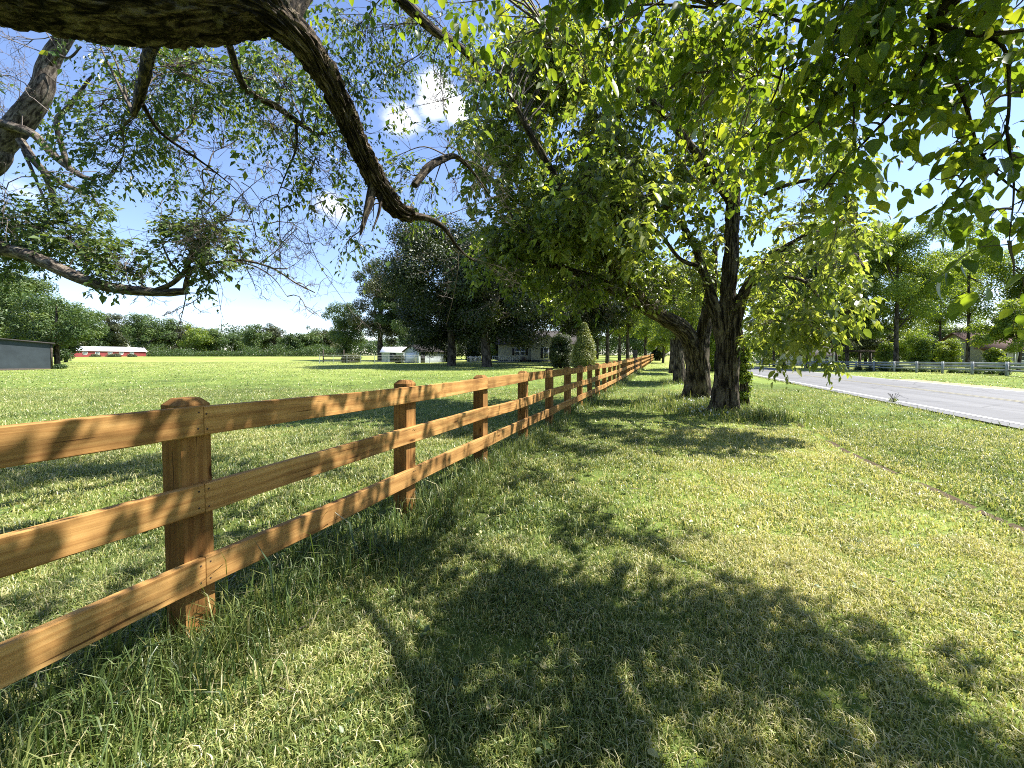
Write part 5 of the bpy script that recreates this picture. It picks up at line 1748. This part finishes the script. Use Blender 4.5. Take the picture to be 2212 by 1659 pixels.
for k, (px, dep, top, wp, lab) in enumerate([(1985, 50, 708, 56, 'tall bright green bush right of the straight dark trunk'), (2048, 54, 722, 60, 'yellow green bush left of the brown roofed house'), (1912, 50, 736, 44, 'bush in front of the garden arbour side'), (2146, 44, 748, 44, 'small bush before the porch of the brown roofed house'), (2172, 36, 768, 30, 'little leafy bush beside the end post of the white fence'), (2015, 62, 740, 70, 'dark bush in the yard behind the white fence'), (2085, 60, 745, 60, 'shadowed bush at the foot of the thin airy tree')]):
    shrub('shrub', lab, px, dep, top, wp, M_leaf_bright, M_bark_far, leaf=.17, tau=2.6, lobes=16, seed=150 + k, group='shrubs across the road', tint0=.55 if k < 5 else .2)
# weeds growing up through the foot of the white fence
for k in range(12):
    px = 1850 + k * 29
    dep = 46 - (px - 1850) / 326 * 14.5
    shrub('fence_weed', 'dark clump of weeds at the foot of the white plank fence', px, dep - .35, 774 + 1.5 * F / dep - 9 - (k * 5 % 4) * 2, 30, M_leaf_field, M_bark_far, leaf=.10, tau=1.6, lobes=6, seed=170 + k, cat='weeds', group='weeds along the white fence', tint0=.3)

# conifer and dark bush by the beige house, evergreen at the end of the lane, vine behind the trunks
shrub('clipped_conifer', 'tall cone shaped yellow green conifer near the corner of the beige house', 1262, 38, 702, 66, M_leaf_cedar, M_bark_far, leaf=.11, tau=4, lobes=26, seed=201, cat='conifer', cone=1, tint0=.62)
shrub('shrub', 'shaded rounded bush between the beige house and the conifer', 1212, 40, 716, 70, M_leaf_maple, M_bark_far, leaf=.11, tau=3.4, lobes=22, seed=202, tint0=.75)
shrub('evergreen_bush', 'dark dense evergreen bush at the far end of the lane', 1425, 72, 730, 46, M_leaf_maple, M_bark_far, leaf=.16, tau=3.6, lobes=20, seed=203, tint0=.4)
shrub('ivy_bush', 'bright ivy covered bush rising right behind the double trunk', 1606, 11.6, 700, 50, M_leaf_bright, M_bark_brown, leaf=.065, tau=4, lobes=26, seed=204, tint0=.6, hfill=.35)
shrub('shrub', 'small weedy bush at the right corner of the grey shed', 128, 38.5, 789, 36, M_leaf_field, M_bark_far, leaf=.1, tau=2, lobes=8, seed=205, tint0=.35)
shrub('shrub', 'low bush hiding the base of the white roofed shed', 862, 57, 766, 34, M_leaf_maple, M_bark_far, leaf=.13, tau=3, lobes=10, seed=206, tint0=.6)
shrub('shrub', 'pale rank growth left of the white roofed shed', 760, 60, 768, 60, M_leaf_olive, M_bark_far, leaf=.15, tau=2.2, lobes=12, seed=207, tint0=.6)
for k, (px, wp) in enumerate([(165, 20), (205, 26), (245, 34), (285, 24)]):
    shrub('shrub', 'weedy bush against the red barn wall, ' + ['left end', 'second from left', 'third from left', 'right end'][k], px, 117, 765.5, wp, M_leaf_olive, M_bark_far, leaf=.2, tau=1.6, lobes=6, seed=210 + k, group='weeds by the red barn', tint0=.4)

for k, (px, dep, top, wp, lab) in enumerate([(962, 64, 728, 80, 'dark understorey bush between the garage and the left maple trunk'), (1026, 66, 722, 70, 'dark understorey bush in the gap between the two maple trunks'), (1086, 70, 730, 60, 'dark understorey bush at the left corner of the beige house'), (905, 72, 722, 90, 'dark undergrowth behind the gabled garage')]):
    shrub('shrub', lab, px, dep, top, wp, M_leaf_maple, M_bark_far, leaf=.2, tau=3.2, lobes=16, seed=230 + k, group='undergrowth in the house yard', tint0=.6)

# lone weed at the road edge
b = at(1932, 774, 13.1)
wd = thing('roadside_weed', 'lone bare stemmed weed standing at the edge of the asphalt', 'weed', (b[0], b[1], 0))
st_ = MB()
for k in range(9):
    a_ = RNG.uniform(0, 2 * pi)
    e = np.array([b[0] + cos(a_) * .16, b[1] + sin(a_) * .16, RNG.uniform(.2, .34)])
    thin_tubes(st_, catmull([[b[0], b[1], -.02], [b[0] + cos(a_) * .06, b[1] + sin(a_) * .06, e[2] * .55], e], .05)[None], np.full((1, len(catmull([[b[0], b[1], -.02], [b[0] + cos(a_) * .06, b[1] + sin(a_) * .06, e[2] * .55], e], .05))), .006))
st_.build('stem', M_dark_wood, wd)
lf = MB()
o = np.array([b[0], b[1], .04]) + RNG.normal(size=(40, 3)) * np.array([.07, .07, .02])
leaves_small(lf, o, rdir(40) + np.array([0, 0, .7]), rdir(40), np.full(40, .13), np.full(40, .025), RNG.uniform(.2, .6, 40))
lf.build('leaf', M_grass, wd)
# white clover-like flowers round the trunk feet
fm = MB()
for (px, dep, n, sp) in ((1530, 10.0, 26, .45), (1502, 12.4, 30, .4), (1478, 18.5, 14, .4)):
    c = at(px, 774, dep)
    for k in range(n):
        x, y = c[0] + RNG.normal() * sp, c[1] + RNG.normal() * sp
        z = float(gz(x, y)) + RNG.uniform(.06, .25)
        a = rdir(5) * .03
        leaves_small(fm, np.repeat([[x, y, z]], 5, 0), a + np.array([0, 0, .01]), rdir(5) + np.array([0, 0, 1.]), np.full(5, .045), np.full(5, .03), np.full(5, .5))
tag(fm.build('wild_flowers', M_flower), 'tiny white wild flowers in the grass at the feet of the roadside trunks', 'flowers', kind='stuff')


# ================================================================== BUILDINGS
class Bld:
    def __init__(s, name, label, cat, px, depth, yaw=0.0, zoff=0.0):
        b = at(px, 774, depth)
        s.o = np.array([b[0], b[1], float(gz(b[0], b[1], False)) + zoff])
        s.c, s.s = cos(yaw), sin(yaw)
        s.root = thing(name, label, cat, s.o)

    def M(s, V):
        V = np.asarray(V, float)
        return np.stack([s.o[0] + V[:, 0] * s.c - V[:, 1] * s.s, s.o[1] + V[:, 0] * s.s + V[:, 1] * s.c, s.o[2] + V[:, 2]], -1)

    def box(s, name, mat, *boxes, parent=None):
        m = MB()
        for lo, hi in boxes:
            m.box(lo, hi, s.M)
        return m.build(name, mat, parent or s.root)

    def poly(s, name, mat, polys, parent=None):
        m = MB()
        for p in polys:
            m.add(s.M(p), [list(range(len(p)))])
        return m.build(name, mat, parent or s.root)

    def gable(s, x0, x1, y0, y1, he, hr, wall, roof, axis='x', over=.35, th=.12, lift=0.0):
        """walls with gables and a two-slope roof slab; ridge along axis"""
        m = MB()
        if axis == 'x':
            ym = (y0 + y1) / 2
            W = [[[x0, y0, -.4], [x1, y0, -.4], [x1, y0, he], [x0, y0, he]], [[x1, y1, -.4], [x0, y1, -.4], [x0, y1, he], [x1, y1, he]]]
            G = [[[x1, y0, -.4], [x1, y1, -.4], [x1, y1, he], [x1, ym, hr], [x1, y0, he]], [[x0, y1, -.4], [x0, y0, -.4], [x0, y0, he], [x0, ym, hr], [x0, y1, he]]]
        else:
            xm = (x0 + x1) / 2
            W = [[[x1, y0, -.4], [x1, y1, -.4], [x1, y1, he], [x1, y0, he]], [[x0, y1, -.4], [x0, y0, -.4], [x0, y0, he], [x0, y1, he]]]
            G = [[[x0, y0, -.4], [x1, y0, -.4], [x1, y0, he], [xm, y0, hr], [x0, y0, he]], [[x1, y1, -.4], [x0, y1, -.4], [x0, y1, he], [xm, y1, hr], [x1, y1, he]]]
        for p in W + G:
            m.add(s.M(p), [list(range(len(p)))])
        m.build('wall', wall, s.root)
        r = MB()
        if axis == 'x':
            half = (y1 - y0) / 2
            sl_ = (hr - he) / half
            for sg in (-1, 1):
                ye, yr = ym + sg * (half + over), ym
                ze, zr = he - over * sl_ + lift, hr + lift
                Vv = [[x0 - over, ye, ze], [x1 + over, ye, ze], [x1 + over, yr, zr], [x0 - over, yr, zr], [x0 - over, ye, ze + th], [x1 + over, ye, ze + th], [x1 + over, yr, zr + th], [x0 - over, yr, zr + th]]
                r.add(s.M(Vv), [[0, 3, 2, 1], [4, 5, 6, 7], [0, 1, 5, 4], [1, 2, 6, 5], [2, 3, 7, 6], [3, 0, 4, 7]])
        else:
            half = (x1 - x0) / 2
            sl_ = (hr - he) / half
            for sg in (-1, 1):
                xe, xr = xm + sg * (half + over), xm
                ze, zr = he - over * sl_ + lift, hr + lift
                Vv = [[xe, y0 - over, ze], [xe, y1 + over, ze], [xr, y1 + over, zr], [xr, y0 - over, zr], [xe, y0 - over, ze + th], [xe, y1 + over, ze + th], [xr, y1 + over, zr + th], [xr, y0 - over, zr + th]]
                r.add(s.M(Vv), [[0, 3, 2, 1], [4, 5, 6, 7], [0, 1, 5, 4], [1, 2, 6, 5], [2, 3, 7, 6], [3, 0, 4, 7]])
        r.build('roof', roof, s.root)

    def window(s, x0, x1, z0, z1, y, shutters=0.0, bars=1, pane=None):
        f = .09
        bx = [((x0 - f, y - .07, z0 - f), (x0, y - .003, z1 + f)), ((x1, y - .07, z0 - f), (x1 + f, y - .003, z1 + f)), ((x0, y - .072, z1), (x1, y - .003, z1 + f)), ((x0, y - .09, z0 - f), (x1, y - .003, z0))]
        zm = (z0 + z1) / 2
        if bars:
            bx.append(((x0, y - .05, zm - .03), (x1, y - .012, zm + .03)))
        fr = s.box('window', M_white, *bx)
        s.box('pane', pane or M_glass, ((x0, y - .03, z0), (x1, y - .01, z1)), parent=fr)
        if shutters:
            for a, b in ((x0 - f - shutters, x0 - f - .02), (x1 + f + .02, x1 + f + shutters)):
                s.box('shutter', M_shutter, ((a, y - .05, z0 - .05), (b, y - .004, z1 + .05)))
        return fr


# grey shed, left edge
B = Bld('grey_shed', 'plain grey shed with a shallow roof at the left edge of the field', 'shed', 113, 38, yaw=radians(53))
B.gable(-9.5, 0, 0, 8.0, 2.5, 3.0, M_shed_grey, M_dark_roof, 'y', .2)
B.box('corner_trim', M_bark_far, ((-.10, -.03, 0), (.03, -.003, 2.5)))
B.box('foundation', M_dark_wood, ((-9.5, -.02, -.3), (-.11, -.002, .12)))
# red poultry barn
B = Bld('red_barn', 'long low red barn with a white metal roof far across the field', 'barn', 136, 114, yaw=radians(60))
B.gable(0, 18.6, 0, 5.5, 2.0, 3.3, M_red, M_metal_roof, 'x', .3, .1)
for px_ in (178, 203, 229, 253, 277):
    x = (px_ - 136) / 172 * 18.4
    B.window(x - .42, x + .42, .9, 1.6, 0, 0, 0, pane=M_white_plank)
# white roofed shed + gabled garage
B = Bld('small_shed', 'small pale shed with a bright white metal roof left of the gabled garage', 'shed', 848, 63, yaw=radians(4))
B.gable(-1.75, 1.75, 0, 3.2, 1.65, 2.45, M_siding_g, M_metal_roof, 'x', .25, .07)
B.box('door', M_shed_grey, ((-.4, -.05, 0), (.5, -.004, 1.5)))
B = Bld('garage', 'pale gabled garage with a dark roof and narrow dark doorway beside the white roofed shed', 'garage', 905, 58, yaw=radians(-36))
B.gable(-3.4, 0, 0, 5.6, 1.8, 2.7, M_siding_g, M_dark_roof, 'y', .3, .12)
B2 = Bld.__new__(Bld)
B.box('corner_trim', M_white, ((-.12, -.03, 0), (.02, -.003, 1.85)))
B.box('door', M_shutter, ((.004, .35, 0), (.05, 1.15, 1.55)))
B.box('garage_door', M_white, ((-2.9, -.05, 0), (-.5, -.004, 1.55)))
# beige house
B = Bld('beige_house', 'beige sided house with black shutters half hidden under the dark maples', 'house', 1145, 65)
k_ = 65 / F
B.gable((1076 - 1145) * k_, (1245 - 1145) * k_, 0, 7.5, 3.1, 5.4, M_siding, M_dark_roof, 'x', .4, .14)
m = MB()
x0, x1, xm = (1147 - 1145) * k_, (1216 - 1145) * k_, (1181 - 1145) * k_
for p in ([[x0, -.5, -.3], [x1, -.5, -.3], [x1, -.5, 3.0], [xm, -.5, 4.6], [x0, -.5, 3.0]], [[x0, 0, -.3], [x0, -.5, -.3], [x0, -.5, 3.0], [x0, 0, 3.0]], [[x1, -.5, -.3], [x1, 0, -.3], [x1, 0, 3.0], [x1, -.5, 3.0]]):
    m.add(B.M(p), [list(range(len(p)))])
m.build('gable_wall', M_siding, B.root)
B.window((1174.5 - 1145) * k_, (1184 - 1145) * k_, .62, 2.3, -.5, .45)
f1 = B.window((1113 - 1145) * k_, (1122 - 1145) * k_, 1.15, 2.25, 0, 0)
f2 = B.window((1124.5 - 1145) * k_, (1133.5 - 1145) * k_, 1.15, 2.25, 0, 0)
for cxp in (1117.5, 1129):
    c_ = (cxp - 1145) * k_
    hw = 4.5 * k_
    arc = [[c_ + cos(a) * (hw + .09), -.06, 2.3 + sin(a) * .42] for a in np.linspace(0, pi, 9)]
    arc_i = [[c_ + cos(a) * hw, -.065, 2.345 + sin(a) * .30] for a in np.linspace(0, pi, 9)]
    B.poly('window_arch', M_white, [arc])
    B.poly('arch_pane', M_glass, [arc_i])
for a, b in ((1106.5, 1111.3), (1135.3, 1140)):
    B.box('shutter', M_shutter, (((a - 1145) * k_, -.05, 1.1), ((b - 1145) * k_, -.004, 2.3)))
B.box('cellar_hatch', M_dark_wood, (((1127 - 1145) * k_, -.9, -.2), ((1135 - 1145) * k_, -.01, .75)))
B.box('foundation', M_shed_grey, (((1076 - 1145) * k_ + .02, -.03, -.3), ((1146.5 - 1145) * k_, -.003, .3)), (((1147 - 1145) * k_ + .02, -.53, -.3), ((1216 - 1145) * k_ - .02, -.503, .3)))
# ramp with white railing in front of the house
B = Bld('access_ramp', 'white railed access ramp at the left corner of the beige house', 'ramp', 1064, 61)
B.box('deck', M_white_plank, ((0, -.6, .02), (4.2, .6, .22)))
rl = [((0, -.66, .95), (4.2, -.6, 1.02)), ((0, -.66, .5), (4.2, -.6, .55))]
rl += [((q * .35, -.65, .1), (q * .35 + .05, -.605, 1.0)) for q in range(13)]
B.box('railing', M_white, *rl)
# white picket fence bit between the maples
B = Bld('picket_fence', 'short white picket fence seen between the two maple trunks', 'fence', 1010, 58)
B.box('rail', M_white, ((0, 0, .25), (2.8, .04, .33)))
B.box('rail', M_white, ((0, 0, .75), (2.8, .04, .83)))
for q in range(15):
    B.box('picket', M_white, ((q * .195, -.03, .02), (q * .195 + .08, -.002, 1.05)))
# wire fence before the sheds
B = Bld('wire_fence', 'thin galvanised wire fence crossing in front of the pale sheds', 'fence', 690, 56)
k_ = 56 / F
for q in range(10):
    m = MB()
    tube(m, B.M([[q * 2.0, 0, -.2], [q * 2.0, 0, 1.25]]), [.035, .035], seg=6, step=.5, lump=0)
    m.build('post', M_galv, B.root)
for z_ in (.35, .8, 1.2):
    m = MB()
    tube(m, B.M([[0, 0, z_], [9, 0, z_ - .02], [18, 0, z_]]), [.018] * 3, seg=5, step=1, lump=0)
    m.build('wire', M_galv, B.root)
B = Bld('farm_gate', 'tall weathered post and rail gate at the corner of the field', 'gate', 697, 60)
for q in (0, 3.2):
    B.box('post', M_dark_wood, ((q, 0, -.2), (q + .14, .14, 2.0)))
for z_ in (.4, .9, 1.4):
    B.box('rail', M_dark_wood, ((.15, .04, z_), (3.19, .09, z_ + .1)))
# white cottage across the road
B = Bld('white_cottage', 'small white cottage behind the plank fence across the road', 'cottage', 1772, 74)
B.gable(-3.6, 3.4, 0, 6, 2.0, 3.6, M_siding_w, M_dark_roof, 'x', .35)
B.window(1.2 - .35, 1.2 + .35, .75, 1.65, 0, 0)
B.box('door', M_shed_grey, ((-1.3, -.05, 0), (-.4, -.004, 1.8)))
# garden arbour
B = Bld('garden_arbour', 'dark timber garden arbour with a flat beam top across the road', 'arbour', 1854, 52)
for q in (-1.7, 1.55):
    B.box('post', M_dark_wood, ((q, -.1, -.2), (q + .2, .1, 2.25)))
    B.box('post', M_dark_wood, ((q, 1.5, -.2), (q + .2, 1.7, 2.25)))
B.box('beam', M_dark_wood, ((-2.2, -.14, 2.252), (2.3, .12, 2.45)))
B.box('beam', M_dark_wood, ((-2.2, 1.48, 2.252), (2.3, 1.74, 2.45)))
for q in range(8):
    B.box('slat', M_dark_wood, ((-1.9 + q * .52, -.5, 2.452), (-1.8 + q * .52, 2.1, 2.55)))
# brown roofed house
B = Bld('brown_roof_house', 'house with a brown shingle roof and a dark posted porch at the right edge', 'house', 2160, 56)
B.gable(-2.6, 9, 0, 7, 2.6, 5.0, M_siding, M_brown_roof, 'x', .5, .14)
B.window(2.6, 3.5, .9, 2.0, 0, 0)
B.window(.2, 1.0, .9, 2.0, 0, 0)
B.box('door', M_shutter, ((-1.6, -.05, 0), (-.7, -.004, 2.05)))
B.box('porch_roof', M_brown_roof, ((-4.6, -2.2, 2.45), (1.5, -.6, 2.6)))
for q in (-4.4, -2.5, -.6, 1.2):
    B.box('porch_post', M_white_plank, ((q, -2.1, -.2), (q + .14, -1.96, 2.446)))

# ================================================================== WHITE PLANK FENCE ACROSS THE ROAD
pts = [at(2330, 774, 24.0)[:2], at(2176, 774, 30.7)[:2], at(1850, 774, 46.0)[:2], at(1632, 774, 72.0)[:2]]
wf = thing('white_plank_fence', 'weathered white two plank fence along the far side of the road', 'fence', (*pts[1], float(gz(*pts[1], False))))
for a, b in zip(pts[:-1], pts[1:]):
    d = np.linalg.norm(b - a)
    n = max(2, int(d / 2.44))
    dr2 = (b - a) / d
    nr2 = np.array([dr2[1], -dr2[0]])
    if nr2[1] > 0:
        nr2 = -nr2
    for q in range(n):
        p = a + (b - a) * q / n
        p2 = a + (b - a) * (q + 1) / n
        g, g2 = float(gz(*p, False)), float(gz(*p2, False))
        m = MB()
        hw = .07
        cs = [p + dr2 * sx * hw + nr2 * sy * hw for sx, sy in ((-1, -1), (1, -1), (1, 1), (-1, 1))]
        V = [[*c, g - .2] for c in cs] + [[*c, g + 1.12] for c in cs]
        m.add(V, [[0, 3, 2, 1], [4, 5, 6, 7], [0, 1, 5, 4], [1, 2, 6, 5], [2, 3, 7, 6], [3, 0, 4, 7]])
        m.build('post', M_white_plank, wf)
        for z_, hz_ in ((.42, .075), (.70, .10), (.96, .10)):
            V = []
            for pp, gg in ((p, g), (p2, g2)):
                e = pp + (dr2 * .005 if pp is p else -dr2 * .005)
                for oy, oz in ((.072, -hz_), (.098, -hz_), (.098, hz_), (.072, hz_)):
                    V.append([*(e + nr2 * oy), gg + z_ + oz + RNG.normal() * .006])
            m = MB()
            m.add(V, [[0, 1, 2, 3], [7, 6, 5, 4], [0, 4, 5, 1], [1, 5, 6, 2], [2, 6, 7, 3], [3, 7, 4, 0]])
            m.build('plank', M_white_plank, wf)
